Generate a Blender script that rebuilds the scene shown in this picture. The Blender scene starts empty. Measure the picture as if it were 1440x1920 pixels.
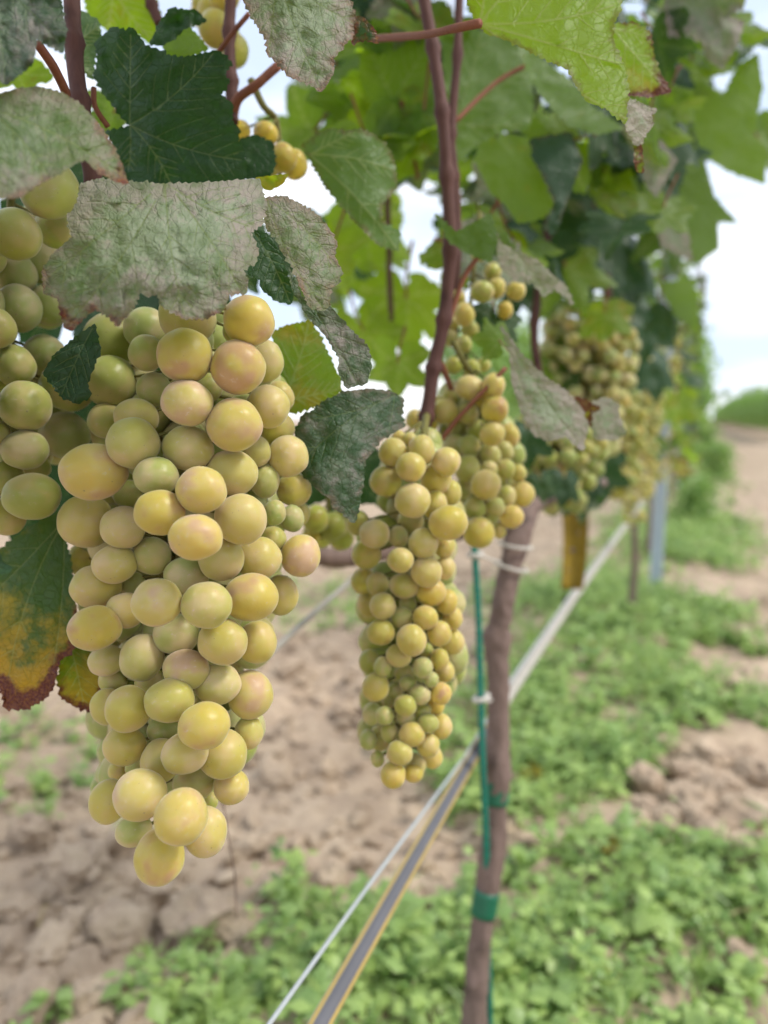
import bpy, bmesh, math, random
import numpy as np
from mathutils import Vector, Matrix, Quaternion, noise
from mathutils.geometry import delaunay_2d_cdt

random.seed(7); RNG = np.random.default_rng(7)
R = math.radians
S = bpy.context.scene
COL = S.collection

# ------------------------------------------------------------------ camera
F = 1386.0; CX, CY = 720.0, 960.0
PITCH, YAW, CAMZ = R(7.2), R(22.9), 0.75
FW = Vector((-math.sin(YAW)*math.cos(PITCH), math.cos(YAW)*math.cos(PITCH), -math.sin(PITCH)))
RT = Vector((math.cos(YAW), math.sin(YAW), 0))
UP = RT.cross(FW)
CAM = Vector((0, 0, CAMZ))
RCAM = Matrix((RT, UP, -FW)).transposed()          # camera axes as columns
cam = bpy.data.cameras.new('camera'); camo = bpy.data.objects.new('camera', cam); COL.objects.link(camo)
camo.matrix_world = Matrix.Translation(CAM) @ RCAM.to_4x4()
cam.sensor_fit = 'VERTICAL'; cam.sensor_height = 24.0; cam.lens = 24.0*F/1920.0
cam.clip_start = 0.01; cam.clip_end = 3000
cam.dof.use_dof = True; cam.dof.focus_distance = 0.277
cam.dof.aperture_fstop = cam.lens/4.3                # a 4.3 mm wide opening
S.camera = camo

# ------------------------------------------------------------------ sky, sun, exposure
SUN_EL, SUN_AZ = R(52), R(78)                       # azimuth clockwise from +Y
w = bpy.data.worlds.new('World'); S.world = w; w.use_nodes = True
nt = w.node_tree; nt.nodes.clear(); N = nt.nodes.new; L = nt.links.new
wo = N('ShaderNodeOutputWorld'); mixs = N('ShaderNodeMixShader')
b1 = N('ShaderNodeBackground'); b2 = N('ShaderNodeBackground')
sky = N('ShaderNodeTexSky'); sky.sky_type = 'NISHITA'; sky.sun_disc = False
sky.sun_elevation = SUN_EL; sky.sun_rotation = SUN_AZ
b1.inputs['Strength'].default_value = 0.10; L(sky.outputs[0], b1.inputs['Color'])
tc = N('ShaderNodeTexCoord'); mp = N('ShaderNodeMapping'); mp.inputs['Scale'].default_value = (1.0, 1.0, 3.2)
nz = N('ShaderNodeTexNoise'); nz.inputs['Scale'].default_value = 2.6; nz.inputs['Detail'].default_value = 6; nz.inputs['Roughness'].default_value = 0.55
L(tc.outputs['Generated'], mp.inputs[0]); L(mp.outputs[0], nz.inputs['Vector'])
rp = N('ShaderNodeValToRGB'); rp.color_ramp.elements[0].position = 0.40; rp.color_ramp.elements[1].position = 0.68
rp.color_ramp.elements[0].color = (0.50, 0.58, 0.72, 1); rp.color_ramp.elements[1].color = (1.0, 1.0, 1.0, 1)
L(nz.outputs['Fac'], rp.inputs[0]); L(rp.outputs[0], b2.inputs['Color']); b2.inputs['Strength'].default_value = 0.78
mixs.inputs[0].default_value = 0.86
L(b1.outputs[0], mixs.inputs[1]); L(b2.outputs[0], mixs.inputs[2]); L(mixs.outputs[0], wo.inputs[0])
sl = bpy.data.lights.new('sun', 'SUN'); sl.energy = 1.5; sl.angle = R(14); sl.color = (1.0, 0.95, 0.87)
so = bpy.data.objects.new('sun', sl); COL.objects.link(so)
sd = Vector((math.sin(SUN_AZ)*math.cos(SUN_EL), math.cos(SUN_AZ)*math.cos(SUN_EL), math.sin(SUN_EL)))
so.rotation_euler = (-sd).to_track_quat('-Z', 'Y').to_euler()
S.view_settings.view_transform = 'Standard'; S.view_settings.look = 'None'
S.view_settings.exposure = 1.16; S.view_settings.gamma = 1.0; S.view_settings.use_curve_mapping = False
S.render.engine = 'CYCLES'
S.cycles.use_denoising = True; S.cycles.use_adaptive_sampling = True; S.cycles.adaptive_threshold = 0.02; S.cycles.max_bounces = 7; S.cycles.diffuse_bounces = 4
S.cycles.transmission_bounces = 6; S.cycles.transparent_max_bounces = 6
S.cycles.sample_clamp_indirect = 8.0; S.cycles.caustics_reflective = False; S.cycles.caustics_refractive = False

# ------------------------------------------------------------------ helpers
def P(px, py, d):                                    # photo pixel + depth along the view axis -> place in the vineyard
    return CAM + RT*((px-CX)/F*d) - UP*((py-CY)/F*d) + FW*d
def G(px, py, z=0.0):                                # photo pixel -> place on the ground
    v = RT*((px-CX)/F) - UP*((py-CY)/F) + FW
    return CAM + v*((z-CAMZ)/v.z)
def ROWPT(px, py, x):                                # photo pixel -> place in the upright plane of the row
    v = RT*((px-CX)/F) - UP*((py-CY)/F) + FW
    return CAM + v*(x/v.x)
def empty(name, loc, label=None, cat=None, group=None):
    o = bpy.data.objects.new(name, None); COL.objects.link(o); o.location = loc; o.empty_display_size = 0.02
    tag(o, label, cat, group); return o
def tag(o, label=None, cat=None, group=None, kind=None):
    if label: o['label'] = label
    if cat: o['category'] = cat
    if group: o['group'] = group
    if kind: o['kind'] = kind
    return o
def link(name, me, mat=None, parent=None, loc=None):
    o = bpy.data.objects.new(name, me); COL.objects.link(o)
    if mat is not None and not me.materials: me.materials.append(mat)
    if parent is not None:
        o.parent = parent
    if loc is not None: o.location = loc
    return o
def pydata(name, vs, fs, smooth=True):
    me = bpy.data.meshes.new(name); me.from_pydata([tuple(v) for v in vs], [], [tuple(f) for f in fs])
    if smooth: me.polygons.foreach_set('use_smooth', [True]*len(me.polygons))
    me.update(); return me
def npmesh(name, V, T, smooth=True):                 # fast mesh from numpy triangles
    me = bpy.data.meshes.new(name); nv, nf = len(V), len(T)
    me.vertices.add(nv); me.vertices.foreach_set('co', np.asarray(V, np.float32).ravel())
    me.loops.add(nf*3); me.loops.foreach_set('vertex_index', np.asarray(T, np.int32).ravel())
    me.polygons.add(nf); me.polygons.foreach_set('loop_start', np.arange(0, nf*3, 3, dtype=np.int32))
    me.polygons.foreach_set('use_smooth', np.full(nf, smooth)); me.update(calc_edges=True); return me
def attr(me, name, data, typ='FLOAT'):
    a = me.attributes.new(name, typ, 'POINT')
    a.data.foreach_set('value' if typ == 'FLOAT' else 'vector', np.asarray(data, np.float32).ravel())
def smooth_path(pts, sub=5):
    pts = [Vector(p) for p in pts]; out = []
    for i in range(len(pts)-1):
        p0 = pts[max(i-1, 0)]; p1 = pts[i]; p2 = pts[i+1]; p3 = pts[min(i+2, len(pts)-1)]
        for k in range(sub):
            t = k/sub
            out.append(0.5*((2*p1)+(p2-p0)*t+(2*p0-5*p1+4*p2-p3)*t*t+(3*p1-p0-3*p2+p3)*t**3))
    out.append(pts[-1]); return out
def tube_geo(pts, rad, n=8, rough=0.0, seed=0, cap=True):
    pts = [Vector(p) for p in pts]; m = len(pts)
    vs, fs = [], []; ref = None
    for i, p in enumerate(pts):
        t = (pts[min(i+1, m-1)]-pts[max(i-1, 0)])
        t = t.normalized() if t.length > 1e-9 else Vector((0, 0, 1))
        if ref is None:
            ref = t.orthogonal().normalized()
        ref = (ref - t*ref.dot(t)).normalized(); b = t.cross(ref)
        r = rad(i/(m-1)) if callable(rad) else rad[i]
        for k in range(n):
            a = 2*math.pi*k/n; rr = r
            if rough:
                q = p*140 + Vector((math.cos(a)*2.2+seed, math.sin(a)*2.2, seed*1.7)); rr *= 1+rough*noise.noise(q)+rough*.7*noise.noise(q*.35)
            vs.append(p + ref*(math.cos(a)*rr) + b*(math.sin(a)*rr))
    for i in range(m-1):
        for k in range(n):
            a, b_ = i*n+k, i*n+(k+1) % n
            fs.append((a, b_, b_+n, a+n))
    if cap:
        fs.append(tuple(range(n-1, -1, -1))); fs.append(tuple((m-1)*n+k for k in range(n)))
    return vs, fs
def tube(name, pts, rad, mat, parent=None, n=8, sub=5, rough=0.0, seed=0):
    pts = smooth_path(pts, sub) if sub > 1 else [Vector(p) for p in pts]
    if not callable(rad) and not isinstance(rad, (int, float)):
        rr = list(rad); f = lambda t: float(np.interp(t, np.linspace(0, 1, len(rr)), rr))
    elif callable(rad): f = rad
    else: f = lambda t: rad
    org = pts[0].copy()
    vs, fs = tube_geo(pts, f, n, rough, seed)
    base = parent.matrix_world.translation if False else None
    o = link(name, pydata(name, [v-org for v in vs], fs), mat)
    place(o, org, parent); return o
WLOC = {}
def place(o, loc, parent=None):                      # parents carry no rotation: children sit at world - parent's place
    WLOC[o.name] = Vector(loc)
    if parent is not None:
        o.parent = parent; o.location = Vector(loc) - wloc(parent)
    else: o.location = loc
def wloc(o):
    return WLOC.get(o.name, o.location if o.parent is None else Vector(o.location)+wloc(o.parent))

# value-noise fbm in numpy
_perm = RNG.random((256, 256))
def vnoise(x, y):
    xi = np.floor(x).astype(int); yi = np.floor(y).astype(int); fx = x-xi; fy = y-yi
    fx = fx*fx*(3-2*fx); fy = fy*fy*(3-2*fy)
    g = lambda a, b: _perm[a & 255, b & 255]
    return (g(xi, yi)*(1-fx)+g(xi+1, yi)*fx)*(1-fy)+(g(xi, yi+1)*(1-fx)+g(xi+1, yi+1)*fx)*fy
def fbm(x, y, o=4, g=.5):
    s = 0; a = 1; t = 0
    for k in range(o):
        s = s+a*vnoise(x*2**k+17.3*k, y*2**k+5.1*k); t += a; a *= g
    return s/t

# ------------------------------------------------------------------ materials
class NT:
    def __init__(s, name):
        s.m = bpy.data.materials.new(name); s.m.use_nodes = True; s.t = s.m.node_tree; s.t.nodes.clear()
        s.out = s.n('ShaderNodeOutputMaterial')
    def n(s, typ, **kw):
        nd = s.t.nodes.new(typ)
        for k, v in kw.items(): setattr(nd, k, v)
        return nd
    def put(s, sock, v):
        if hasattr(v, 'is_linked') or hasattr(v, 'links'): s.t.links.new(v, sock)
        elif isinstance(v, (tuple, list)) and len(v) == 3 and sock.type == 'RGBA': sock.default_value = (*v, 1)
        else: sock.default_value = v
    def math(s, op, a, b=0.0, c=None, clamp=False):
        nd = s.n('ShaderNodeMath', operation=op, use_clamp=clamp); s.put(nd.inputs[0], a); s.put(nd.inputs[1], b)
        if c is not None: s.put(nd.inputs[2], c)
        return nd.outputs[0]
    def mix(s, f, a, b, mode='MIX'):
        nd = s.n('ShaderNodeMix', data_type='RGBA', blend_type=mode); s.put(nd.inputs[0], f)
        s.put(nd.inputs[6], a); s.put(nd.inputs[7], b); return nd.outputs[2]
    def step(s, v, lo, hi, o0=0.0, o1=1.0):
        nd = s.n('ShaderNodeMapRange', interpolation_type='SMOOTHSTEP'); s.put(nd.inputs[0], v)
        nd.inputs[1].default_value = lo; nd.inputs[2].default_value = hi; nd.inputs[3].default_value = o0; nd.inputs[4].default_value = o1
        return nd.outputs[0]
    def noise(s, vec, scale, detail=3.0, rough=.5, col=False):
        nd = s.n('ShaderNodeTexNoise'); s.put(nd.inputs['Vector'], vec); nd.inputs['Scale'].default_value = scale
        nd.inputs['Detail'].default_value = detail; nd.inputs['Roughness'].default_value = rough
        return nd.outputs['Color' if col else 'Fac']
    def vor(s, vec, scale, feature='F1'):
        nd = s.n('ShaderNodeTexVoronoi', feature=feature); s.put(nd.inputs['Vector'], vec); nd.inputs['Scale'].default_value = scale
        return nd.outputs['Distance']
    def oattr(s, name):
        nd = s.n('ShaderNodeAttribute', attribute_type='OBJECT', attribute_name=name); return nd.outputs['Fac']
    def vattr(s, name, vec=False):
        nd = s.n('ShaderNodeAttribute', attribute_type='GEOMETRY', attribute_name=name); return nd.outputs['Vector' if vec else 'Fac']
    def obj(s): return s.n('ShaderNodeTexCoord').outputs['Object']
    def pos(s): return s.n('ShaderNodeNewGeometry').outputs['Position']
    def rnd(s): return s.n('ShaderNodeObjectInfo').outputs['Random']
    def vadd(s, a, b):
        nd = s.n('ShaderNodeVectorMath', operation='ADD'); s.put(nd.inputs[0], a); s.put(nd.inputs[1], b); return nd.outputs[0]
    def vmul(s, a, b):
        nd = s.n('ShaderNodeVectorMath', operation='MULTIPLY'); s.put(nd.inputs[0], a); s.put(nd.inputs[1], b); return nd.outputs[0]
    def bump(s, h, strength, dist):
        nd = s.n('ShaderNodeBump'); nd.inputs['Strength'].default_value = strength; nd.inputs['Distance'].default_value = dist
        s.put(nd.inputs['Height'], h); return nd.outputs[0]
    def bsdf(s, col, rough=.5, spec=.4, normal=None, **kw):
        nd = s.n('ShaderNodeBsdfPrincipled'); s.put(nd.inputs['Base Color'], col); s.put(nd.inputs['Roughness'], rough)
        s.put(nd.inputs['Specular IOR Level'], spec)
        if normal is not None: s.put(nd.inputs['Normal'], normal)
        for k, v in kw.items(): s.put(nd.inputs[k.replace('_', ' ')], v)
        return nd.outputs[0]
    def end(s, sh): s.t.links.new(sh, s.out.inputs[0]); return s.m

def make_leaf_mat():
    t = NT('vine_leaf')
    lp0 = t.vattr('lp', True); r = t.rnd(); roff = t.n('ShaderNodeCombineXYZ'); t.put(roff.inputs[0], t.math('MULTIPLY', r, 613.)); t.put(roff.inputs[1], t.math('MULTIPLY', r, 271.))
    lp = t.vadd(lp0, roff.outputs[0])                                  # leaf-plane millimetres
    vd = t.vattr('vd'); ed = t.vattr('ed')
    tw = t.math('POWER', t.vattr('tw'), 2.); aut = t.math('MULTIPLY', t.oattr('aut'), tw)
    g = t.oattr('g'); yel = t.math('ADD', t.oattr('yel'), t.math('MULTIPLY', aut, .75)); mil = t.oattr('mil'); brn = t.math('ADD', t.oattr('brn'), t.math('MULTIPLY', aut, t.math('MULTIPLY', aut, 1.1)))
    nA = t.noise(lp, .05, 4, .6); nB = t.noise(lp, .22, 4, .65); nC = t.noise(lp, .9, 3, .6)
    top = t.mix(g, (.017, .046, .021), (.080, .150, .022))
    top = t.mix(t.math('MULTIPLY', nB, .6), top, t.mix(g, (.026, .064, .028), (.11, .175, .03)))
    ym = t.math('MULTIPLY', t.step(t.math('ADD', t.math('ADD', nA, t.math('MULTIPLY', nB, .5)), yel), .95, 1.45), 1.0)
    ysp = t.step(t.math('ADD', nC, t.math('MULTIPLY', ym, .5)), .55, .75)
    ymask = t.math('MULTIPLY', ym, t.math('ADD', .45, t.math('MULTIPLY', ysp, .55)))
    top = t.mix(ymask, top, t.mix(t.step(aut, .2, .6), (.36, .28, .025), (.45, .25, .02)))
    tert = t.step(t.vor(t.vadd(lp, t.vmul(t.noise(lp, .3, 2, .5, True), (2.5, 2.5, 0.))), .26, 'DISTANCE_TO_EDGE'), .0, .07, 1., 0.)
    geo = t.n('ShaderNodeNewGeometry'); bf = geo.outputs['Backfacing']
    vein = t.step(t.math('DIVIDE', vd, t.math('ADD', 1., t.math('MULTIPLY', bf, 1.1))), .05, .42, 1., 0.)
    veinc = t.math('MAXIMUM', t.math('MULTIPLY', vein, t.math('ADD', .30, t.math('MULTIPLY', g, .25))), t.math('MULTIPLY', tert, .06))
    top = t.mix(veinc, top, t.mix(g, (.10, .16, .085), (.26, .33, .09)))
    # browning at the rim
    em = t.math('SUBTRACT', t.math('ADD', t.math('MULTIPLY', brn, 9.), t.math('MULTIPLY', t.math('SUBTRACT', nB, .5), 12.)), ed)
    bmask = t.math('MULTIPLY', t.math('MULTIPLY', t.step(em, -2.6, 1.6), t.step(brn, .02, .1)), t.step(t.math('ADD', nA, t.math('MULTIPLY', brn, .5)), .38, .58))
    bcol = t.mix(t.step(nC, .4, .65), t.mix(t.step(aut, .05, .3), (.10, .035, .02), (.11, .022, .028)), (.27, .10, .03))
    # powdery mildew
    mm = t.step(t.math('ADD', t.math('ADD', t.math('MULTIPLY', nA, .7), t.math('MULTIPLY', nB, .6)), t.math('MULTIPLY', mil, 1.1)), .95, 1.55)
    mcol = t.mix(t.step(t.math('SUBTRACT', t.math('MULTIPLY', nB, 1.15), t.math('MULTIPLY', ed, .034)), .16, .50), (.39, .42, .33), (.44, .335, .345))
    mcol = t.mix(t.math('MULTIPLY', t.step(nC, .52, .72), .6), mcol, (.52, .49, .38))
    under = t.mix(.30, top, t.mix(g, (.17, .25, .19), (.19, .28, .07)))
    side = t.mix(bf, top, under)
    col = t.mix(t.math('MULTIPLY', mm, t.math('SUBTRACT', .75, t.math('MULTIPLY', vein, .5))), side, mcol)
    col = t.mix(bmask, col, bcol)
    tr = t.mix(g, (.045, .20, .012), (.52, .78, .010))
    tr = t.mix(ymask, tr, (.55, .42, .01))
    tr = t.mix(t.math('MULTIPLY', vein, .6), tr, (.66, .74, .22))
    tr = t.mix(bmask, tr, (.12, .04, .01))
    h = t.math('ADD', t.math('MULTIPLY', t.step(vd, 0., 1.2), .16), t.math('ADD', t.math('MULTIPLY', tert, -.18), t.math('MULTIPLY', nC, t.math('ADD', .12, t.math('MULTIPLY', mil, .35)))))
    h = t.math('ADD', h, t.math('MULTIPLY', t.noise(lp, .33, 2, .5), t.math('MULTIPLY', mil, 1.9)))
    nrm = t.bump(h, .9, .0016)
    p = t.bsdf(col, t.math('ADD', .46, t.math('MULTIPLY', mm, .35)), .35, nrm)
    tl = t.n('ShaderNodeBsdfTranslucent'); t.put(tl.inputs[0], tr)
    mx = t.n('ShaderNodeMixShader'); t.put(mx.inputs[0], t.math('SUBTRACT', t.math('ADD', .19, t.math('MULTIPLY', g, .54)), t.math('MULTIPLY', mm, .12)))
    t.t.links.new(p, mx.inputs[1]); t.t.links.new(tl.outputs[0], mx.inputs[2])
    return t.end(mx.outputs[0])
def make_berry_mat():
    t = NT('grape_skin')
    r = t.rnd(); ro = t.n('ShaderNodeCombineXYZ'); t.put(ro.inputs[0], t.math('MULTIPLY', r, 97.)); t.put(ro.inputs[2], t.math('MULTIPLY', r, 41.))
    o = t.vadd(t.obj(), ro.outputs[0])                                  # unit-sphere space
    hue = t.oattr('hue'); rus = t.oattr('rus'); blo = t.oattr('blo')
    n1 = t.noise(o, .8, 2, .5); n2 = t.noise(o, 4.5, 4, .65); n3 = t.noise(o, 14., 3, .6)
    c = t.mix(hue, (.36, .50, .06), (.84, .62, .05))
    c = t.mix(t.math('MULTIPLY', t.step(n1, .42, .68), .35), c, (.76, .50, .08))
    ru = t.math('MULTIPLY', t.step(t.math('ADD', n1, t.math('MULTIPLY', rus, .13)), .54, .78), .85)
    c = t.mix(t.math('MULTIPLY', ru, t.step(rus, .02, .2)), c, (.55, .24, .05))
    spots = t.math('MULTIPLY', t.step(t.vor(o, 4.2), .04, .09, 1., 0.), t.step(n2, .46, .52))
    c = t.mix(t.math('MULTIPLY', spots, .8), c, (.12, .05, .02))
    tip = t.vattr('tip'); c = t.mix(t.step(tip, .045, .085, .85, 0.), c, (.10, .05, .02))
    inner = t.bsdf(c, .36, .45, t.bump(n3, .12, .0004), Subsurface_Weight=1.0, Subsurface_Radius=(1.0, .72, .22), Subsurface_Scale=.006, Transmission_Weight=.48, IOR=1.36, Sheen_Weight=.4, Sheen_Roughness=.4, Sheen_Tint=(.92, .87, .80))
    # waxy bloom: a thin pale dust layer, rubbed off in places, with fine scratches
    scr = t.math('MULTIPLY', t.step(t.vor(t.vadd(o, t.vmul(t.noise(o, 2., 2, .5, True), (.5, .5, .5))), 2.3, 'DISTANCE_TO_EDGE'), .006, .028, 1., 0.), t.step(n2, .55, .62))
    dust = t.math('MULTIPLY', t.step(t.math('ADD', t.math('MULTIPLY', n2, .30), t.math('MULTIPLY', n1, .7)), .34, .70, .35, 1.), blo)
    dust = t.math('ADD', t.math('MULTIPLY', dust, .56), t.math('MULTIPLY', scr, .45), clamp=True)
    d = t.n('ShaderNodeBsdfDiffuse'); t.put(d.inputs[0], t.mix(t.step(n1, .35, .65), (.72, .65, .43), (.76, .61, .46)))
    mx = t.n('ShaderNodeMixShader'); t.put(mx.inputs[0], dust); t.t.links.new(inner, mx.inputs[1]); t.t.links.new(d.outputs[0], mx.inputs[2])
    return t.end(mx.outputs[0])
def make_bark(name, c1, c2, sc=60.):
    t = NT(name); o = t.pos()
    st = t.vmul(o, (1., 1., .12))
    n1 = t.noise(st, sc*6, 4, .65); n2 = t.noise(o, sc*.6, 3, .55)
    c = t.mix(n1, c1, c2); c = t.mix(t.step(n2, .55, .75, 0., .7), c, tuple(x*.45 for x in c1))
    return t.end(t.bsdf(c, .7, .25, t.bump(n1, .5, .0012)))
def make_plain(name, c, rough=.5, spec=.4, var=.25, sc=40., metal=0.):
    t = NT(name); o = t.pos(); n = t.noise(o, sc, 4, .6)
    c2 = t.mix(t.math('MULTIPLY', n, var*2), c, tuple(x*.55 for x in c))
    return t.end(t.bsdf(c2, rough, spec, t.bump(n, .15, .001), Metallic=metal))
def make_soil():
    t = NT('dry_soil'); o = t.pos()
    n1 = t.noise(o, 1.6, 4, .55); n2 = t.noise(o, 14., 5, .65); n3 = t.noise(o, 90., 3, .6)
    c = t.mix(t.step(n1, .3, .7), (.485, .385, .28), (.44, .335, .24))
    c = t.mix(t.step(n2, .35, .68, .75, 0.), c, (.27, .20, .145))
    c = t.mix(t.math('MULTIPLY', t.step(n3, .5, .8), .45), c, (.58, .47, .36))
    h = t.math('ADD', n2, t.math('MULTIPLY', n3, .35))
    return t.end(t.bsdf(c, .95, .1, t.bump(h, .8, .012)))
def make_weed():
    t = NT('weed_leaf'); v = t.vattr('wv'); o = t.pos()
    c = t.mix(v, (.12, .235, .05), (.43, .56, .14))
    c = t.mix(t.math('MULTIPLY', t.noise(o, 30., 2, .5), .5), c, (.36, .49, .22))
    p = t.bsdf(c, .42, .5); tl = t.n('ShaderNodeBsdfTranslucent'); t.put(tl.inputs[0], t.mix(v, (.16, .36, .05), (.40, .58, .10)))
    mx = t.n('ShaderNodeMixShader'); mx.inputs[0].default_value = .35
    t.t.links.new(p, mx.inputs[1]); t.t.links.new(tl.outputs[0], mx.inputs[2]); return t.end(mx.outputs[0])
LEAF = make_leaf_mat(); BERRY = make_berry_mat()
CANE = make_bark('cane_bark', (.060, .024, .024), (.14, .064, .050)); TRUNK = make_bark('trunk_bark', (.075, .047, .036), (.29, .205, .175), 40.)
PETIOLE = make_bark('petiole_skin', (.19, .055, .045), (.27, .12, .06), 80.); STALK = make_bark('stalk_skin', (.12, .13, .03), (.2, .16, .05), 80.)
SOIL = make_soil(); WEED = make_weed()
STAKE = make_plain('green_stake', (.012, .21, .145), .45, .4, .5, 160.); TAPE = make_plain('green_tape', (.010, .14, .075), .35, .5, .3)
TIE = make_plain('white_tie', (.62, .58, .52), .6, .3, .2); WIRE = make_plain('pale_wire', (.40, .43, .44), .5, .4, .2)
HOSE = make_plain('hose_grey', (.125, .125, .14), .6, .3, .3); STRIPE = make_plain('hose_stripe', (.50, .36, .11), .6, .3, .3)
HOSEPALE = make_plain('hose_dust', (.46, .43, .38), .7, .2, .3, 90.)
ZINC = make_plain('zinc', (.52, .59, .67), .55, .5, .25, 12.); TRAP = make_plain('ochre_strip', (.38, .255, .03), .7, .25, .7, 50.)
STRAW = make_plain('straw', (.42, .33, .17), .8, .2, .3)

# ------------------------------------------------------------------ ground: one sheet out to the horizon
def axis_pts(lo, a, b, hi, step, grow=1.13):
    c = list(np.arange(a, b, step)); s = step; x = c[-1]; up = []
    while x < hi: s *= grow; x += s; up.append(x)
    s = step; x = c[0]; dn = []
    while x > lo: s *= grow; x -= s; dn.append(x)
    return np.array(dn[::-1]+c+up)
def ground_h(x, y):
    k = np.clip(1.4-np.hypot(x+.3, y-2.)/8., 0, 1)
    row = np.exp(-((x+.12)/.35)**2)*.035
    till = np.abs(fbm(x*7+3, y*7, 4, .55)-.5)*2
    cl = fbm(x*19, y*19+7, 3, .6)
    return k*((fbm(x*1.7, y*1.7, 3)-.5)*.09 + (1-.55*np.exp(-((x+.1)/.4)**2))*((cl-.5)*.062+till*.04)) + row - .03
gx = axis_pts(-900, -2.2, 1.6, 900, .022); gy = axis_pts(-60, .3, 3.2, 1500, .022)
GX, GY = np.meshgrid(gx, gy, indexing='ij'); GZ = ground_h(GX, GY)
nx, ny = GX.shape; idx = np.arange(nx*ny).reshape(nx, ny)
q = np.stack([idx[:-1, :-1], idx[1:, :-1], idx[1:, 1:], idx[:-1, 1:]], -1).reshape(-1, 4)
T = np.concatenate([q[:, [0, 1, 2]], q[:, [0, 2, 3]]])
gr = link('ground', npmesh('ground', np.stack([GX, GY, GZ], -1).reshape(-1, 3), T), SOIL); tag(gr, kind='structure')
def gz(x, y): return float(ground_h(np.array([x]), np.array([y]))[0])

# ------------------------------------------------------------------ weeds (ground cover, nobody could count it)
def weed_density(x, y):
    n = fbm(x*2.6+40, y*2.6+9, 4, .6)
    row = np.exp(-(np.abs(x+.165-.008*y)/(.38+.012*y))**4)
    return row*(.16+2.6*np.clip(n-.36, 0, 1))*np.where(y > 2.2, .85, np.where(y < 1.25, 1.35, 1.05))
bare = [((.07, 1.56), .17), ((.16, 1.75), .14), ((-.03, 1.42), .10), ((.14, 2.45), .13), ((.2, .98), .06), ((-.55, 1.2), .14), ((.02, 3.3), .10), ((.2, 3.6), .2)]
patch = [(590, 1130, .30, 1.0), (70, 1400, .22, .7), (150, 1440, .16, .6), (1100, 1130, .3, 1.), (560, 1700, .05, .6), (420, 1880, .06, .5), (700, 1860, .12, .8)]
patch = [(G(a, b), r, k) for a, b, r, k in patch]
def weeds():
    V, T, WV = [], [], []; nv = 0; M = 26000
    Y = np.where(RNG.random(M) < .8, .35+5.5*RNG.random(M)**1.6, 5.+20.*RNG.random(M)**1.5)
    X = np.where(RNG.random(M) < .85, -.85+1.4*RNG.random(M), -2.4+1.6*RNG.random(M)); X = np.where(Y > 5, -1.+2.*RNG.random(M), X)
    D = weed_density(X, Y)
    for c, r, k in patch: D = np.maximum(D, k*1.3*np.exp(-((X-c.x)**2+(Y-c.y)**2)/r**2))
    for c, r in bare: D = D-1.6*np.exp(-((X-c[0])**2+(Y-c[1])**2)/r**2)
    ok = RNG.random(M) < D; X, Y = X[ok], Y[ok]; Z = ground_h(X, Y)
    for x, y, z0 in zip(X, Y, Z):
        far = y > 3; big = 1.+max(0., y-3.)*.09
        h = (.018+.045*RNG.random())*(1.2 if far else 1.); nl = int(RNG.integers(5, 9) if far else RNG.integers(8, 16)); pv = RNG.random(); pz = .8+1.0*RNG.random()**2
        sp = RNG.random(); h *= 2.0 if sp > .88 else 1.
        for k in range(nl):
            a = RNG.random()*6.283; el = R(-10+65*RNG.random()); ln = (.011+.020*RNG.random())*(1.4*big if far else pz); wd = ln*(.24+.2*RNG.random())
            if sp < .16: el = R(30+55*RNG.random()); ln *= 2.3; wd = .0012+.001*RNG.random()
            b0 = np.array([x, y, z0+h*RNG.random()]) + np.array([math.cos(a), math.sin(a), 0])*.006*RNG.random()
            dr = np.array([math.cos(a)*math.cos(el), math.sin(a)*math.cos(el), math.sin(el)]); sd_ = np.array([-math.sin(a), math.cos(a), 0]); up = np.cross(dr, sd_)*-1
            dp = np.array([0, 0, -1.])*ln*.28
            pts = [b0, b0+dr*ln*.42+sd_*wd+up*wd*.3, b0+dr*ln*.5-up*wd*.1, b0+dr*ln*.42-sd_*wd+up*wd*.3, b0+dr*ln+dp]
            V += pts; T += [(nv, nv+2, nv+1), (nv, nv+3, nv+2), (nv+1, nv+2, nv+4), (nv+2, nv+3, nv+4)]
            wv = min(1, max(0, pv*.6+.5*RNG.random())); WV += [wv]*5; nv += 5
    me = npmesh('weeds', np.array(V), np.array(T)); attr(me, 'wv', WV); return me
wo_ = link('weeds', weeds(), WEED); tag(wo_, 'low pale green broadleaf weeds covering the ground under the vine row', 'weeds', kind='stuff')

# ------------------------------------------------------------------ clods of tilled soil
def clod_mesh(seed):
    bm = bmesh.new(); bmesh.ops.create_icosphere(bm, subdivisions=3, radius=1)
    for v in bm.verts:
        c = v.co.copy(); k = 1+.38*noise.noise(c*1.1+Vector((seed*3.1, 0, 0)))+.34*noise.noise(c*2.4+Vector((0, seed, 0)))+.20*noise.noise(c*6)
        v.co = Vector((c.x*k, c.y*k*.85, c.z*k*.62))
    me = bpy.data.meshes.new('soil_clod'); bm.to_mesh(me); me.polygons.foreach_set('use_smooth', [False]*len(me.polygons)); bm.free(); me.materials.append(SOIL); return me
clods = [clod_mesh(i) for i in range(6)]

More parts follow.
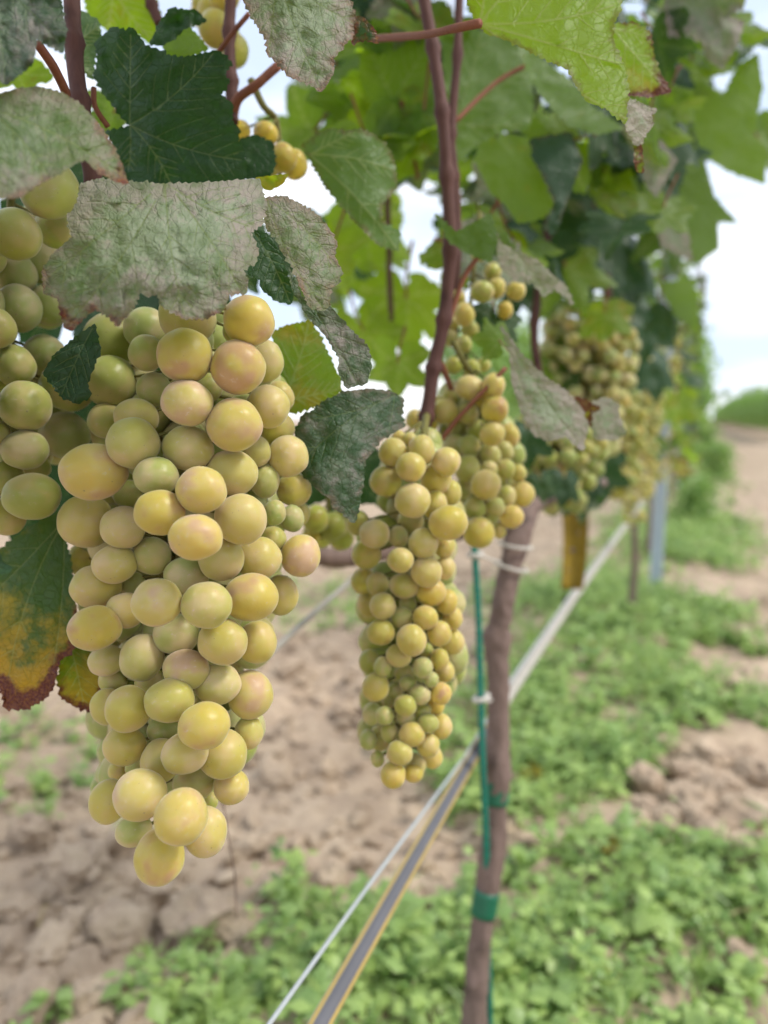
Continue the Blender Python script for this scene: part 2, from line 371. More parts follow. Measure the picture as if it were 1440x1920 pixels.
def clod(px, py, rpx, i):
    g = G(px, py); d = (g-CAM).dot(FW); r = rpx/F*d
    o = link('soil_clod', clods[i % 6]); o.location = (g.x, g.y, gz(g.x, g.y)+r*.42); r *= 1.15; o.scale = (r, r, r*(.8+.3*random.random())); o.rotation_euler = (random.random()*.5, random.random()*.5, random.random()*6)
    lb = 'largest rounded clod of tan soil below the large bunch' if i == 1 else 'dry clod of tan soil in the bare patch right of the near trunk' if px > 1000 and py < 1700 else 'dry tan clod at the lower right corner' if px > 1000 else 'dry tan clod of soil between the large bunch and the drip hose' if px > 450 else 'dry tan clod of tilled soil at the lower left below the large bunch'
    tag(o, lb, 'clod', 'clods of tilled soil')
for i, (a, b, r_) in enumerate([(228, 1735, 52), (370, 1720, 62), (440, 1730, 48), (150, 1640, 46), (60, 1560, 40), (300, 1640, 40), (90, 1760, 44), (40, 1690, 38), (170, 1850, 40), (290, 1860, 36),
        (250, 1905, 40), (60, 1870, 46), (420, 1800, 34), (330, 1800, 26), (500, 1640, 30), (600, 1420, 26), (510, 1440, 34), (470, 1560, 30), (560, 1600, 26), (30, 1480, 30), (540, 1260, 26), (640, 1330, 20), (600, 1300, 18),
        (1290, 1520, 46), (1220, 1480, 36), (1390, 1540, 52), (1270, 1450, 26), (1330, 1500, 30), (1370, 1470, 24), (1300, 1560, 28), (1250, 1500, 22), (1400, 1600, 30), (1360, 1560, 22), (1210, 1530, 24), (1290, 1420, 20), (1430, 1520, 28), (1380, 1420, 22), (1240, 1420, 20), (1340, 1420, 34), (1260, 1400, 30), (1420, 1450, 36), (1190, 1560, 34), (1340, 1600, 34), (1240, 1560, 30), (1420, 1640, 40), (1310, 1460, 30),
        (1410, 1840, 40), (1430, 1760, 30), (1390, 1200, 26), (1230, 1220, 18), (1400, 1130, 20), (620, 1620, 30), (680, 1580, 24), (390, 1850, 24), (130, 1720, 30), (200, 1580, 34), (350, 1560, 30)]):
    clod(a, b, r_, i)
def crumbs():                                         # the small crumbs, past counting
    base = []
    bm = bmesh.new(); bmesh.ops.create_icosphere(bm, subdivisions=1, radius=1); bm.verts.ensure_lookup_table()
    bv = np.array([v.co[:] for v in bm.verts]); bt = np.array([[v.index for v in f.verts] for f in bm.faces]); bm.free()
    V, T = [], []; n = 0
    for it in range(9000):
        y = .3+3.4*RNG.random()**1.5; x = -1.9+3.2*RNG.random()
        if -.25 < x < .2 and RNG.random() < .8: continue
        if fbm(np.array([x*3.]), np.array([y*3.]), 2)[0] < .38: continue
        r = .004+.018*RNG.random()**2.2
        A = RNG.normal(size=(3, 3))*.28+np.eye(3); v = (bv*(1+.35*(RNG.random((len(bv), 1))-.5)))@A*r*np.array([1, 1, .75])
        V.append(v+np.array([x, y, gz(x, y)+r*.3])); T.append(bt+n); n += len(bv)
    return npmesh('soil_crumbs', np.concatenate(V), np.concatenate(T), False)
tag(link('soil_crumbs', crumbs(), SOIL), 'small loose crumbs of tan soil strewn over the tilled ground', 'soil', kind='stuff')

# ------------------------------------------------------------------ leaf maker
def in_poly(pts, poly):
    x, y = pts[:, 0], pts[:, 1]; ins = np.zeros(len(pts), bool); j = len(poly)-1
    for i in range(len(poly)):
        xi, yi = poly[i]; xj, yj = poly[j]
        c = ((yi > y) != (yj > y)) & (x < (xj-xi)*(y-yi)/((yj-yi) if yj != yi else 1e-9)+xi)
        ins ^= c; j = i
    return ins
def seg_dist(pts, segs):
    d = np.full(len(pts), 1e9)
    for (a, b) in segs:
        a = np.asarray(a, float); b = np.asarray(b, float); ab = b-a; l2 = ab@ab+1e-12
        t = np.clip(((pts-a)@ab)/l2, 0, 1); d = np.minimum(d, np.linalg.norm(pts-(a+t[:, None]*ab), axis=1))
    return d
def toothed(outline, tooth, amp, rng):
    n = len(outline); area = sum(outline[i][0]*outline[(i+1) % n][1]-outline[(i+1) % n][0]*outline[i][1] for i in range(n)); sg = 1 if area > 0 else -1
    out = []
    for i in range(n):
        a = np.array(outline[i], float); b = np.array(outline[(i+1) % n], float); e = b-a; L_ = np.linalg.norm(e)
        k = max(1, int(round(L_/tooth*(.8+.5*rng.random())))); nrm = np.array([e[1], -e[0]])/(L_+1e-9)*sg
        out.append(a); cut = np.concatenate([[0], (np.arange(1, k)+(rng.random(k-1)-.5)*.6)/k, [1.]])
        for m in range(k):
            s0, s1 = cut[m], cut[m+1]; am = amp*(.25+1.15*rng.random())*min(1.3, (s1-s0)*k)
            if L_ > tooth*.5 and amp > 0: out.append(a+e*(s0+(s1-s0)*(.45+.35*rng.random()))+nrm*am)
            if m < k-1: out.append(a+e*s1-nrm*am*.3*rng.random())
    return out
def vein_lines(j, tips, outline, rng, second=True, bend=.06):
    j = np.array(j, float); mains = []; lines = []
    poly = [tuple(p) for p in outline]
    for tp in tips:
        tp = np.array(tp, float); e = tp-j; L_ = np.linalg.norm(e); nrm = np.array([-e[1], e[0]])/(L_+1e-9); s = bend*L_*(rng.random()-.5)*2
        ln = [j+e*t+nrm*s*4*t*(1-t) for t in np.linspace(0, 1, 9)]
        mains.append(ln)
        if second:
            for t in (.24, .40, .56, .72, .85):
                for sd_ in (-1, 1):
                    p = j+e*t+nrm*s*4*t*(1-t); ang = sd_*R(42+10*rng.random()); ca, sa = math.cos(ang), math.sin(ang)
                    d_ = np.array([e[0]*ca-e[1]*sa, e[0]*sa+e[1]*ca])/L_; l2 = L_*(.40*(1-t)+.10)
                    br = [p+d_*l2*u+e/L_*l2*.18*u*u for u in np.linspace(0, 1, 5)]
                    own = seg_dist(np.array(br), [(j, tp)]); oth = seg_dist(np.array(br), [(j, np.array(q_, float)) for q_ in tips if tuple(q_) != tuple(tp)]) if len(tips) > 1 else own+1e3
                    k = int((in_poly(np.array(br), poly) & (own < oth*.92+1e-6)).sum())
                    if k >= 3: lines.append(br[:k])
    return mains, lines
def leaf_geo(outline, mains, secs, step, rng):
    poly = np.array(outline); lo, hi = poly.min(0), poly.max(0)
    g = np.stack(np.meshgrid(np.arange(lo[0], hi[0], step), np.arange(lo[1], hi[1], step*.87), indexing='ij'), -1).astype(float)
    g[:, 1::2, 0] += step*.5; g = g.reshape(-1, 2)+(rng.random((g.size//2, 2))-.5)*step*.3
    g = g[in_poly(g, outline)]
    osegs = [(outline[i], outline[(i+1) % len(outline)]) for i in range(len(outline))]
    g = g[seg_dist(g, osegs) > step*.45]
    vsegs = []; msegs = []
    for l in mains: msegs += list(zip(l[:-1], l[1:]))
    for l in secs: vsegs += list(zip(l[:-1], l[1:]))
    if msegs: g = g[seg_dist(g, msegs+vsegs) > step*.4]
    V = [Vector(p) for p in outline]; E = [(i, (i+1) % len(outline)) for i in range(len(outline))]
    for l in mains+secs:
        l = [p for p, ok in zip(l, in_poly(np.array(l), outline)) if ok]
        b = len(V); V += [Vector(p) for p in l]; E += [(b+i, b+i+1) for i in range(len(l)-1)]
    V += [Vector(p) for p in g]
    r = delaunay_2d_cdt(V, E, [], 0, 1e-4)
    v2 = np.array([tuple(p) for p in r[0]]); tri = np.array([f for f in r[2] if len(f) == 3])
    if msegs:
        on = seg_dist(v2, msegs+vsegs) < step*.02; eg = np.unique(np.sort(np.concatenate([tri[:, [0, 1]], tri[:, [1, 2]], tri[:, [2, 0]]]), 1), axis=0)
        eg = eg[on[eg[:, 0]] & on[eg[:, 1]]]; md = v2[eg].mean(1); md = md[seg_dist(md, msegs+vsegs) > step*.06]; md = md[in_poly(md, outline)] if len(md) else md
        V += [Vector(p) for p in md]; r = delaunay_2d_cdt(V, E, [], 0, 1e-4)
        v2 = np.array([tuple(p) for p in r[0]]); tri = np.array([f for f in r[2] if len(f) == 3])
    tri = tri[in_poly(v2[tri].mean(1), outline)]
    a = v2[tri]; cr = (a[:, 1, 0]-a[:, 0, 0])*(a[:, 2, 1]-a[:, 0, 1])-(a[:, 1, 1]-a[:, 0, 1])*(a[:, 2, 0]-a[:, 0, 0])
    tri = tri[np.abs(cr) > 1e-7]; cr = cr[np.abs(cr) > 1e-7]
    tri[cr < 0] = tri[cr < 0][:, ::-1]
    used = np.unique(tri); mp_ = -np.ones(len(v2), int); mp_[used] = np.arange(len(used)); v2 = v2[used]; tri = mp_[tri]
    vd = np.minimum(seg_dist(v2, msegs) if msegs else 1e3, (seg_dist(v2, vsegs)*2.3 if vsegs else np.full(len(v2), 1e3)))
    return v2, tri, vd, seg_dist(v2, osegs), (seg_dist(v2, msegs) if msegs else None)
DEF = dict(aut=0., g=.4, yel=0., mil=0., brn=0.)
def set_props(o, props):
    for k, v in {**DEF, **props}.items(): o[k] = float(v)

LEAFN = [0]
def traced_leaf(parent, outline, d, ox=0, oy=0, sc=1., j=None, tips=(), gx=0., gy=0., cv=0., cu=0., wav=.002, teeth=13, amp=4.5, under=False, petiole=None, seed=None, label=None, pr=.0016, **props):
    """a leaf whose rim follows the photo's leaf, standing at its own depth, tilted and curled"""
    LEAFN[0] += 1; rng = np.random.default_rng(seed or LEAFN[0]*13+5)
    ol = [(ox+x/sc, oy+y/sc) for x, y in outline]; J = (ox+j[0]/sc, oy+j[1]/sc) if j else None
    tp = [(ox+x/sc, oy+y/sc) for x, y in tips]
    c = np.array(ol).mean(0); span = np.ptp(np.array(ol), axis=0).max()
    ol = toothed(ol, teeth, amp, rng)
    mains, secs = vein_lines(J, tp, ol, rng) if J else ([], [])
    v2, tri, vd, ed, vm = leaf_geo(ol, mains, secs, max(7., span/42), rng)
    mm = d/F*1000
    u = (v2-c)/100.
    dep = d+gx*u[:, 0]+gy*u[:, 1]+cv*u[:, 0]**2+cu*u[:, 1]**2
    nn = np.array([noise.noise(Vector((p[0]/38., p[1]/38., LEAFN[0]*3.3))) + .5*noise.noise(Vector((p[0]/15., p[1]/15., LEAFN[0]))) for p in v2])
    dep = dep+wav*nn+np.clip(18-ed, 0, 18)/18.*wav*.6*np.array([noise.noise(Vector((p[0]/22., p[1]/22., 9.))) for p in v2])
    if J: dep = dep-np.minimum(vm*mm, 6.)/6.*.0008*(-1 if under else 1)
    org = P(c[0], c[1], d)
    V = np.array([tuple(P(p[0], p[1], z)-org) for p, z in zip(v2, dep)])
    if not under: tri = tri[:, ::-1]                # pixel y points down: this winding faces the camera
    me = npmesh('leaf', V, tri); attr(me, 'vd', vd*mm if J else np.full(len(v2), 50.)); attr(me, 'ed', ed*mm)
    jj = np.array(J) if J else c; tw = np.linalg.norm(v2-jj, axis=1); attr(me, 'tw', tw/tw.max())
    attr(me, 'lp', np.stack([(v2[:, 0]-c[0])*mm, (v2[:, 1]-c[1])*mm, np.zeros(len(v2))], -1), 'FLOAT_VECTOR')
    o = link('leaf', me, LEAF); place(o, org, parent); set_props(o, props)
    if label: o['label'] = label
    if petiole:
        tube('petiole', [P(*q_) for q_ in petiole], [pr, pr*.9, pr*1.1], PETIOLE, o, n=7, rough=.1)
    return o
# generic grape leaves, three kinds of outline and curl, sharing mesh data
PROF = [(0, 1.0), (14, .76), (27, .55), (38, .76), (52, .95), (66, .72), (80, .52), (96, .70), (112, .80), (130, .66), (150, .60), (166, .46), (176, .14)]
def generic_leaf(seed, curl, fold, wavy, step=.16, teeth=.085):
    rng = np.random.default_rng(seed)
    pr = [(a, r*(1+.14*(rng.random()-.5))) for a, r in PROF]
    ol = [(r*math.sin(R(a)), r*math.cos(R(a))) for a, r in pr]+[(-r*math.sin(R(a)), r*math.cos(R(a))*1.02) for a, r in reversed(pr[1:])]
    tips = [(0, .95)]+[(s*rad*math.sin(R(a)), rad*math.cos(R(a))) for a, rad in ((52, .88), (112, .74)) for s in (1, -1)]
    ol = toothed(ol, teeth*2, .045, rng)
    mains, secs = vein_lines((0, 0), tips, ol, rng, second=True)
    v2, tri, vd, ed, vm = leaf_geo(ol, mains, secs, step, rng)
    x, y = v2[:, 0], v2[:, 1]
    z = -curl*(x*x*.5+(y-.1)**2*.55)+fold*np.abs(x)+wavy*np.array([noise.noise(Vector((a*2.2, b*2.2, seed*5.))) for a, b in v2])-.035*np.clip(1-vd/.08, 0, 1)
    pv, pf = tube_geo([(0, .02, float(z[np.argmin(x*x+y*y)])-.02), (0, -.3, -.12), (.05, -.75, -.42)], [.024, .020, .028], 5, cap=False)
    pt = np.array([t_ for f in pf for t_ in ((f[0], f[1], f[2]), (f[0], f[2], f[3]))]); nl = len(x); n2 = len(pv)
    V = np.concatenate([np.stack([x, y, z], -1), np.array([tuple(v) for v in pv])]); pad = lambda a_: np.concatenate([a_, np.full(n2, 9.)])
    me = npmesh('leaf', V, np.concatenate([tri, pt+nl])); attr(me, 'vd', pad(vd*55)); attr(me, 'tw', np.concatenate([np.hypot(x, y), np.zeros(n2)])); attr(me, 'ed', pad(ed*55)); attr(me, 'lp', V*55, 'FLOAT_VECTOR')
    me.materials.append(LEAF); me.materials.append(PETIOLE)
    me.polygons.foreach_set('material_index', np.concatenate([np.zeros(len(tri), np.int32), np.ones(len(pt), np.int32)]))
    return me
GEN = [generic_leaf(i+1, c, f, w_) for i, (c, f, w_) in enumerate([(.25, .15, .12), (.55, -.1, .15), (.1, .35, .18), (.7, .1, .1), (.35, -.25, .22), (-.3, .2, .15), (.5, .45, .12)])]
def rot_face(normal, tipdir):
    n = normal.normalized(); t = (tipdir-n*tipdir.dot(n)).normalized(); x = t.cross(n)
    return Matrix((x, t, n)).transposed()
def put_leaf(parent, loc, size, normal, tip, props, k=None):
    o = link('leaf', GEN[random.randrange(len(GEN)) if k is None else k]); place(o, loc, parent)
    o.rotation_mode = 'QUATERNION'; o.rotation_quaternion = rot_face(normal, tip).to_quaternion(); o.scale = (size, size, size)
    set_props(o, props); return o
def cam_leaf(parent, px, py, d, size_px, ang, tilt=(0., 0.), under=False, k=None, **props):
    """leaf at a photo position; ang = direction the tip points in the picture (0 up, 90 right), tilt = how far it leans away (x, y)"""
    n = -FW+RT*tilt[0]+UP*tilt[1]
    if under: n = -n
    t = UP*math.cos(R(ang))+RT*math.sin(R(ang))
    return put_leaf(parent, P(px, py, d), size_px/F*d, n, t, props, k)

# ------------------------------------------------------------------ grape bunches
def berry_mesh(i):
    bm = bmesh.new(); bmesh.ops.create_icosphere(bm, subdivisions=4, radius=1); tip = Vector((math.sin(i*2.4)*.6, -.45-.3*math.cos(i*1.7), .75 if i % 3 else -.8)).normalized()
    tips = []
    for v in bm.verts:
        c = v.co.normalized(); dd = (c-tip).length; tips.append(dd)
        v.co = c*(1+.048*noise.noise(c*1.3+Vector((i*5., 0, 0)))+.012*noise.noise(c*3.+Vector((0, i*2., 0)))-.02*math.exp(-(dd/.10)**2))
    me = bpy.data.meshes.new('berry'); bm.to_mesh(me); bm.free(); me.polygons.foreach_set('use_smooth', [True]*len(me.polygons))
    attr(me, 'tip', tips); me.materials.append(BERRY); return me
def berry_low():
    bm = bmesh.new(); bmesh.ops.create_icosphere(bm, subdivisions=2, radius=1)
    me = bpy.data.meshes.new('berry'); bm.to_mesh(me); bm.free(); me.polygons.foreach_set('use_smooth', [True]*len(me.polygons))
    attr(me, 'tip', [1.]*len(me.vertices)); me.materials.append(BERRY); return me
BM = [berry_mesh(i) for i in range(8)]; BLOW = berry_low()
def add_berry(parent, loc, rx, ry, hue, rus, blo, mesh=None, label=None):
    o = link('berry', mesh or BM[random.randrange(len(BM))]); place(o, loc, parent)
    o.rotation_mode = 'QUATERNION'; o.rotation_quaternion = (RCAM @ Matrix.Rotation(random.uniform(-.25, .25), 3, 'Z')).to_quaternion()
    o.scale = (rx, ry, (rx+ry)*.5); o['hue'] = float(hue); o['rus'] = float(rus); o['blo'] = float(blo)
    if label: o['label'] = label
    return o
def traced_bunch(label, berries, D, half, axis, stalk, ox, oy, sc, group=None, hueb=.6, lay=.011, fill=0, blo=.75):
    """berries: (x, y, rx, ry, layer, hue, russet) read off the photo; each gets its own depth on the round of the bunch and is pushed back until it no longer sinks into those in front"""
    B = []
    for b in berries:
        x, y, rx = b[:3]; ry = b[3] if len(b) > 3 and b[3] else rx; l = b[4] if len(b) > 4 else 1; h = b[5] if len(b) > 5 else None; ru = b[6] if len(b) > 6 else 0
        x = ox+x/sc; y = oy+y/sc; rx /= sc; ry /= sc; rx, ry = max(rx, ry/1.16), max(ry, rx/1.16)
        ax = np.interp(y, [a[1] for a in axis], [a[0] for a in axis]); dx = (x-ax)*D/F
        dep = D-.85*math.sqrt(max(0., half**2-dx**2))+lay*l
        B.append([x, y, rx, ry, dep, h, ru, l])
    if fill:                                          # the hidden inside of the bunch
        ys = [b[1] for b in B]
        for k in range(fill):
            y = min(ys)+(max(ys)-min(ys))*(.02+.86*k/fill); ax = np.interp(y, [a[1] for a in axis], [a[0] for a in axis]); s = random.uniform(-.8, .8)*half*F/D
            near = [b for b in B if abs(b[1]-y) < 40]
            if near and not (min(b[0] for b in near) < ax+s < max(b[0] for b in near)): continue
            r = .0092*F/D
            B.append([ax+s, y, r, r, D+.006+random.random()*.030, .08, 0, 3])  # greener hue paints the shade of the gaps into the inner berries
    B.sort(key=lambda b: b[4]); done = []
    for b in B:
        d = b[4]
        for c in done:
            sm = .90*((b[2]+b[3])*.5*d+(c[2]+c[3])*.5*c[4])/F; dx = math.hypot((b[0]*d-c[0]*c[4]-CX*(d-c[4])), (b[1]*d-c[1]*c[4]-CY*(d-c[4])))/F
            if dx < sm: d = max(d, c[4]+math.sqrt(sm*sm-dx*dx))
        b[4] = min(d, D+half*1.1); done.append(b)
    top = P(*stalk[0]); e = empty('grape_bunch', P(*stalk[-1]), label, 'grape bunch', group); WLOC[e.name] = P(*stalk[-1])
    # stalk, axis and a pedicel to every berry, one part
    pts = smooth_path([P(*s) for s in stalk]+[P(a[0], a[1], D+.004) for a in axis], 4)
    vs, fs = tube_geo(pts, lambda t: .0017*(1-.6*t)+.0006, 6, .15)
    for b in B:
        c = P(b[0], b[1], b[4]); ax = np.interp(b[1]-30, [a[1] for a in axis], [a[0] for a in axis]); a0 = P(ax, b[1]-30, D+.004)
        v2, f2 = tube_geo([a0, c], lambda t: .0007, 4); n0 = len(vs); vs += v2; fs += [tuple(i+n0 for i in f) for f in f2]
    o = pts[0].copy(); st = link('stem', pydata('stem', [v-o for v in vs], fs), STALK); place(st, o, e)
    for b in B:
        h = b[5] if b[5] is not None else min(1, max(0, random.gauss(hueb, .2)))
        add_berry(e, P(b[0], b[1], b[4]), b[2]*b[4]/F, b[3]*b[4]/F, h, b[6], blo*random.uniform(.55, 1.25))
    return e
def random_bunch(label, top, length, rad, rb, hue, group=None, n=60, seed=1, low=False, blo=.6):
    rng = random.Random(seed); top = Vector(top); e = empty('grape_bunch', top, label, 'grape bunch', group); WLOC[e.name] = top
    pts = []; tries = 0
    while len(pts) < n and tries < 9000:
        tries += 1; t = rng.random()**.85; prof = (.55+.6*math.sin(min(1., t*2.2)*1.57))*(1-.62*max(0, t-.25)) if t > .02 else .5
        a = rng.random()*6.283; q = math.sqrt(rng.uniform(.0, 1.))*rad*prof
        p = Vector((math.cos(a)*q, math.sin(a)*q, -.02-t*length)); r = rb*rng.uniform(.75, 1.1)
        if all((p-p2).length > .76*(r+r2) for p2, r2 in pts): pts.append((p, r))
    vs, fs = tube_geo([(0, 0, .02), (0, 0, -.02), (0.002, 0, -length*.5), (0, 0, -length)], [.002, .002, .0015, .0008], 5)
    st = link('stem', pydata('stem', vs, fs), STALK); place(st, top, e)
    for p, r in pts:
        add_berry(e, top+p, r, r*rng.uniform(.95, 1.08), min(1, max(0, rng.gauss(hue, .22))), 0, blo*rng.uniform(.5, 1.3), BLOW if low else None)
    return e

# ================================================================== the near vine
XR = -0.17                                            # the row runs along +Y at this x
vine = empty('grapevine', (0, 0, 0), 'near grapevine with slim brown trunk and green tape, its leaves filling the foreground', 'grapevine')
tp = [(1130, 905, 1.0), (1060, 922, .86), (1014, 938, .77), (986, 966, .73), (962, 1040, .71), (943, 1130, .70), (933, 1195, .70), (934, 1300, .70), (932, 1440, .70), (927, 1560, .70), (911, 1690, .70), (896, 1800, .70), (889, 1920, .70)]
tp = [P(*q_) for q_ in tp]; bse = tp[-1]; tp += [Vector((bse.x-.004, bse.y+.003, .06)), Vector((bse.x-.006, bse.y+.004, -.05))]
def trunk_r(t):
    k = t*(len(tp)-1); b = .0105-.0035*math.exp(-(k/2.2)**2)
    for c, am, wd in ((6., .0026, .28), (8., .0024, .35), (3.6, .0022, .5), (12.5, .003, .8), (9.4, .0012, .3)): b += am*math.exp(-((k-c)/wd)**2)
    return b
base_pt = vine; vine.location = (tp[-1].x, tp[-1].y, 0); WLOC[vine.name] = Vector(vine.location)
trunk = tube('trunk', tp, trunk_r, TRUNK, vine, n=26, sub=12, rough=.2, seed=3)
for a, b in (((931, 1462, .70), (929, 1505, .70)), ((913, 1668, .70), (906, 1715, .70))):
    p0, p1 = P(*a), P(*b); tube('tape', [p0, (p0+p1)/2, p1], .0122, TAPE, trunk, n=16, sub=3, rough=.03)
# cordon along the row, both ways
cz = .655
cord = [P(560, 1035, .60), P(640, 1045, .62), P(760, 1020, .66), P(880, 985, .70), P(975, 955, .745)]
tube('cordon', cord, [.006, .009, .010, .011, .010], TRUNK, vine, n=14, sub=8, rough=.12, seed=8)
# canes
def cane(pts, r0, r1, seed=1, mat=None): 
    pp = [P(*q_) for q_ in pts]; m = len(pp)-1
    def rr(t):
        b = r0+(r1-r0)*t
        for k in range(1, m): b += .36*r0*math.exp(-((t*m-k)/.10)**2)
        return b
    return tube('cane', pp, rr, mat or CANE, vine, n=12, sub=10, rough=.07, seed=seed)
cane([(788, 850, .455), (800, 780, .45), (813, 690, .45), (832, 600, .45), (844, 470, .45), (838, 330, .45), (829, 210, .45), (812, 90, .455), (793, -20, .46), (780, -200, .47)], .0042, .0036, 1)
cane([(850, 640, .5), (856, 450, .5), (852, 330, .5), (846, 250, .5), (858, 100, .5), (862, -40, .5)], .0033, .0028, 2)
cane([(175, 420, .315), (172, 300, .31), (150, 190, .31), (138, 80, .315), (133, -60, .32)], .0038, .0034, 3)
cane([(436, 230, .40), (433, 150, .40), (430, 60, .40), (436, -60, .40)], .0034, .0030, 4)
cane([(300, 45, .42), (285, 10, .42), (262, -60, .42)], .0030, .0028, 5)
cane([(700, 0, .8), (720, 200, .8), (728, 450, .8), (735, 640, .78)], .004, .003, 6)
cane([(1140, 560, .9), (1135, 480, .9), (1125, 330, .88), (1120, 150, .9), (1100, -40, .9)], .005, .004, 7)
cane([(1010, 700, .7), (1002, 600, .7), (1030, 420, .72), (1060, 260, .72), (1080, 100, .74)], .004, .003, 8)
def pet(pts, r): return tube('petiole', [P(*q_) for q_ in pts], r, PETIOLE, vine, n=7, sub=5, rough=.08)
pet([(523, 122, .39), (480, 160, .39), (446, 186, .395), (436, 215, .40)], [.0024, .0024, .003])
pet([(468, 25, .37), (430, 70, .375), (402, 110, .385)], [.0013, .0013])
pet([(70, 82, .27), (100, 125, .28), (125, 175, .30)], [.0017, .0018]); pet([(176, 165, .32), (178, 200, .32), (203, 238, .325)], [.0012, .0012])
pet([(900, 478, .45), (870, 520, .452), (838, 610, .452), (806, 690, .45)], [.0014, .0018, .0024])
pet([(948, 690, .44), (905, 735, .44), (858, 785, .445), (822, 832, .45)], [.0014, .0015, .0017])
pet([(852, 745, .47), (835, 700, .46), (825, 680, .455)], [.0018, .0022]); pet([(752, 190, .62), (770, 265, .62), (784, 335, .62)], [.0018, .0016])
pet([(1010, 112, .55), (930, 155, .55), (850, 232, .53)], [.0016, .0018])

A = dict(sc=2.); B2 = dict(ox=720, sc=2.)
# --- leaves in front, rims after the photo
traced_leaf(vine, [(350, 290), (365, 230), (360, 155), (400, 120), (425, 100), (470, 115), (500, 105), (545, 170), (600, 190), (640, 210), (690, 215), (760, 200), (820, 190), (870, 235), (840, 280), (862, 305), (830, 355), (875, 395), (868, 450), (900, 485), (892, 530), (920, 570), (922, 640), (915, 700), (760, 740), (640, 760), (540, 740), (470, 690), (440, 600), (425, 535), (395, 492), (440, 486), (486, 470), (450, 430), (395, 360)],
    .335, j=(487, 468), tips=[(490, 130), (800, 200), (905, 600), (640, 690), (480, 640)], gx=-.004, gy=.010, cv=.004, g=.02, mil=.0, amp=4, label='dark green leaf with pale veins', **A)
traced_leaf(vine, [(300, 690), (370, 670), (480, 680), (620, 690), (760, 685), (900, 675), (975, 670), (985, 720), (1002, 760), (985, 840), (940, 870), (970, 940), (960, 985), (912, 1010), (930, 1060), (925, 1100), (860, 1105), (840, 1165), (770, 1195), (690, 1195), (610, 1150), (590, 1105), (545, 1110), (528, 1085), (500, 1160), (440, 1225), (410, 1190), (360, 1160), (330, 1180), (270, 1240), (240, 1230), (215, 1120), (162, 1100), (160, 1010), (200, 950), (270, 890), (250, 820), (290, 760)],
    .235, j=(620, 680), tips=[(690, 1180), (250, 1220), (180, 1040), (900, 1080), (975, 860)], gx=.003, gy=-.008, cv=.004, cu=.006, wav=.0036, g=.45, mil=.62, brn=.02, aut=.34, amp=3.5, label='leaf dusted with grey mildew hanging over the large bunch', **A)
traced_leaf(vine, [(-220, 300), (-60, 335), (0, 350), (70, 330), (150, 325), (240, 350), (300, 390), (360, 450), (420, 540), (460, 620), (480, 690), (430, 680), (360, 640), (320, 600), (300, 605), (240, 640), (190, 670), (130, 700), (80, 740), (0, 745), (-120, 740), (-240, 600)],
    .215, j=(-60, 400), tips=[(460, 660), (180, 660), (0, 730)], gx=.006, gy=-.012, cv=.004, g=.5, mil=.58, brn=.06, aut=.2, amp=2.5, teeth=16, label='grey mildewed leaf at the upper left', **A)
traced_leaf(vine, [(1000, 740), (1060, 735), (1120, 760), (1180, 800), (1230, 850), (1265, 910), (1255, 960), (1280, 1010), (1275, 1060), (1240, 1080), (1235, 1150), (1200, 1165), (1160, 1150), (1120, 1060), (1090, 990), (1060, 950), (1035, 890), (1000, 860), (985, 800)],
    .275, j=(1000, 745), tips=[(1210, 1150), (1260, 1000)], gx=.010, gy=-.003, cv=.006, g=.45, mil=.60, brn=.05, aut=.2, amp=3.5, **A)
traced_leaf(vine, [(958, 862), (1010, 880), (1050, 950), (1072, 1010), (1102, 1110), (1090, 1142), (1040, 1130), (985, 1090), (975, 1050), (908, 1022), (950, 960)], .305, j=(960, 880), tips=[(1085, 1130)], gx=.005, g=.08, mil=.05, yel=.05, amp=3, **A)
traced_leaf(vine, [(1085, 1000), (1130, 1110), (1170, 1150), (1240, 1150), (1300, 1220), (1380, 1300), (1394, 1380), (1370, 1440), (1300, 1456), (1270, 1400), (1270, 1340), (1220, 1260), (1150, 1180), (1100, 1090)], .30, j=(1090, 1010), tips=[(1340, 1440)], gx=.008, g=.12, mil=.48, amp=3, **A)
traced_leaf(vine, [(1150, 190), (1190, 165), (1240, 150), (1310, 140), (1350, 200), (1410, 330), (1440, 400), (1430, 460), (1330, 500), (1240, 530), (1190, 470), (1180, 400), (1160, 300)], .345, ox=0, oy=540, sc=2.25, j=(1190, 480), tips=[(1300, 150), (1420, 430)], gx=.004, under=True, g=.75, yel=.42, brn=.03, amp=4, label='yellow leaf freckled with brown')
traced_leaf(vine, [(20, 400), (80, 370), (140, 320), (250, 270), (380, 255), (500, 270), (570, 310), (555, 400), (575, 460), (500, 500), (440, 540), (400, 600), (360, 640), (350, 760), (330, 880), (310, 970), (290, 980), (240, 930), (180, 900), (170, 850), (110, 810), (20, 720), (-20, 600), (-20, 480)], .325, ox=560, oy=640, sc=2.88,
    j=(520, 290), tips=[(300, 960), (30, 640), (60, 420)], gx=.008, gy=-.003, cv=.01, g=.08, mil=.40, brn=.05, amp=3, label='dark leaf with a mildewed tip between the two front bunches')
traced_leaf(vine, [(890, -120), (910, 0), (960, 90), (1000, 150), (1000, 200), (1050, 250), (1090, 290), (1160, 315), (1205, 345), (1225, 320), (1252, 270), (1250, 220), (1290, 170), (1340, 120), (1335, 60), (1310, 0), (1260, -120), (1080, -180)], .30, j=(1040, -100), tips=[(1200, 330), (1330, 90), (1010, 180)], gx=.006, gy=-.008, cv=.006, g=.4, mil=.66, brn=.07, amp=4, wav=.003, label='grey green leaf with a crinkled brown rim at the top', **A)
traced_leaf(vine, [(1320, 165), (1330, 100), (1345, 58), (1380, 80), (1405, 110), (1420, 165), (1370, 150)], .31, g=.1, yel=.0, brn=.1, amp=3, **A)
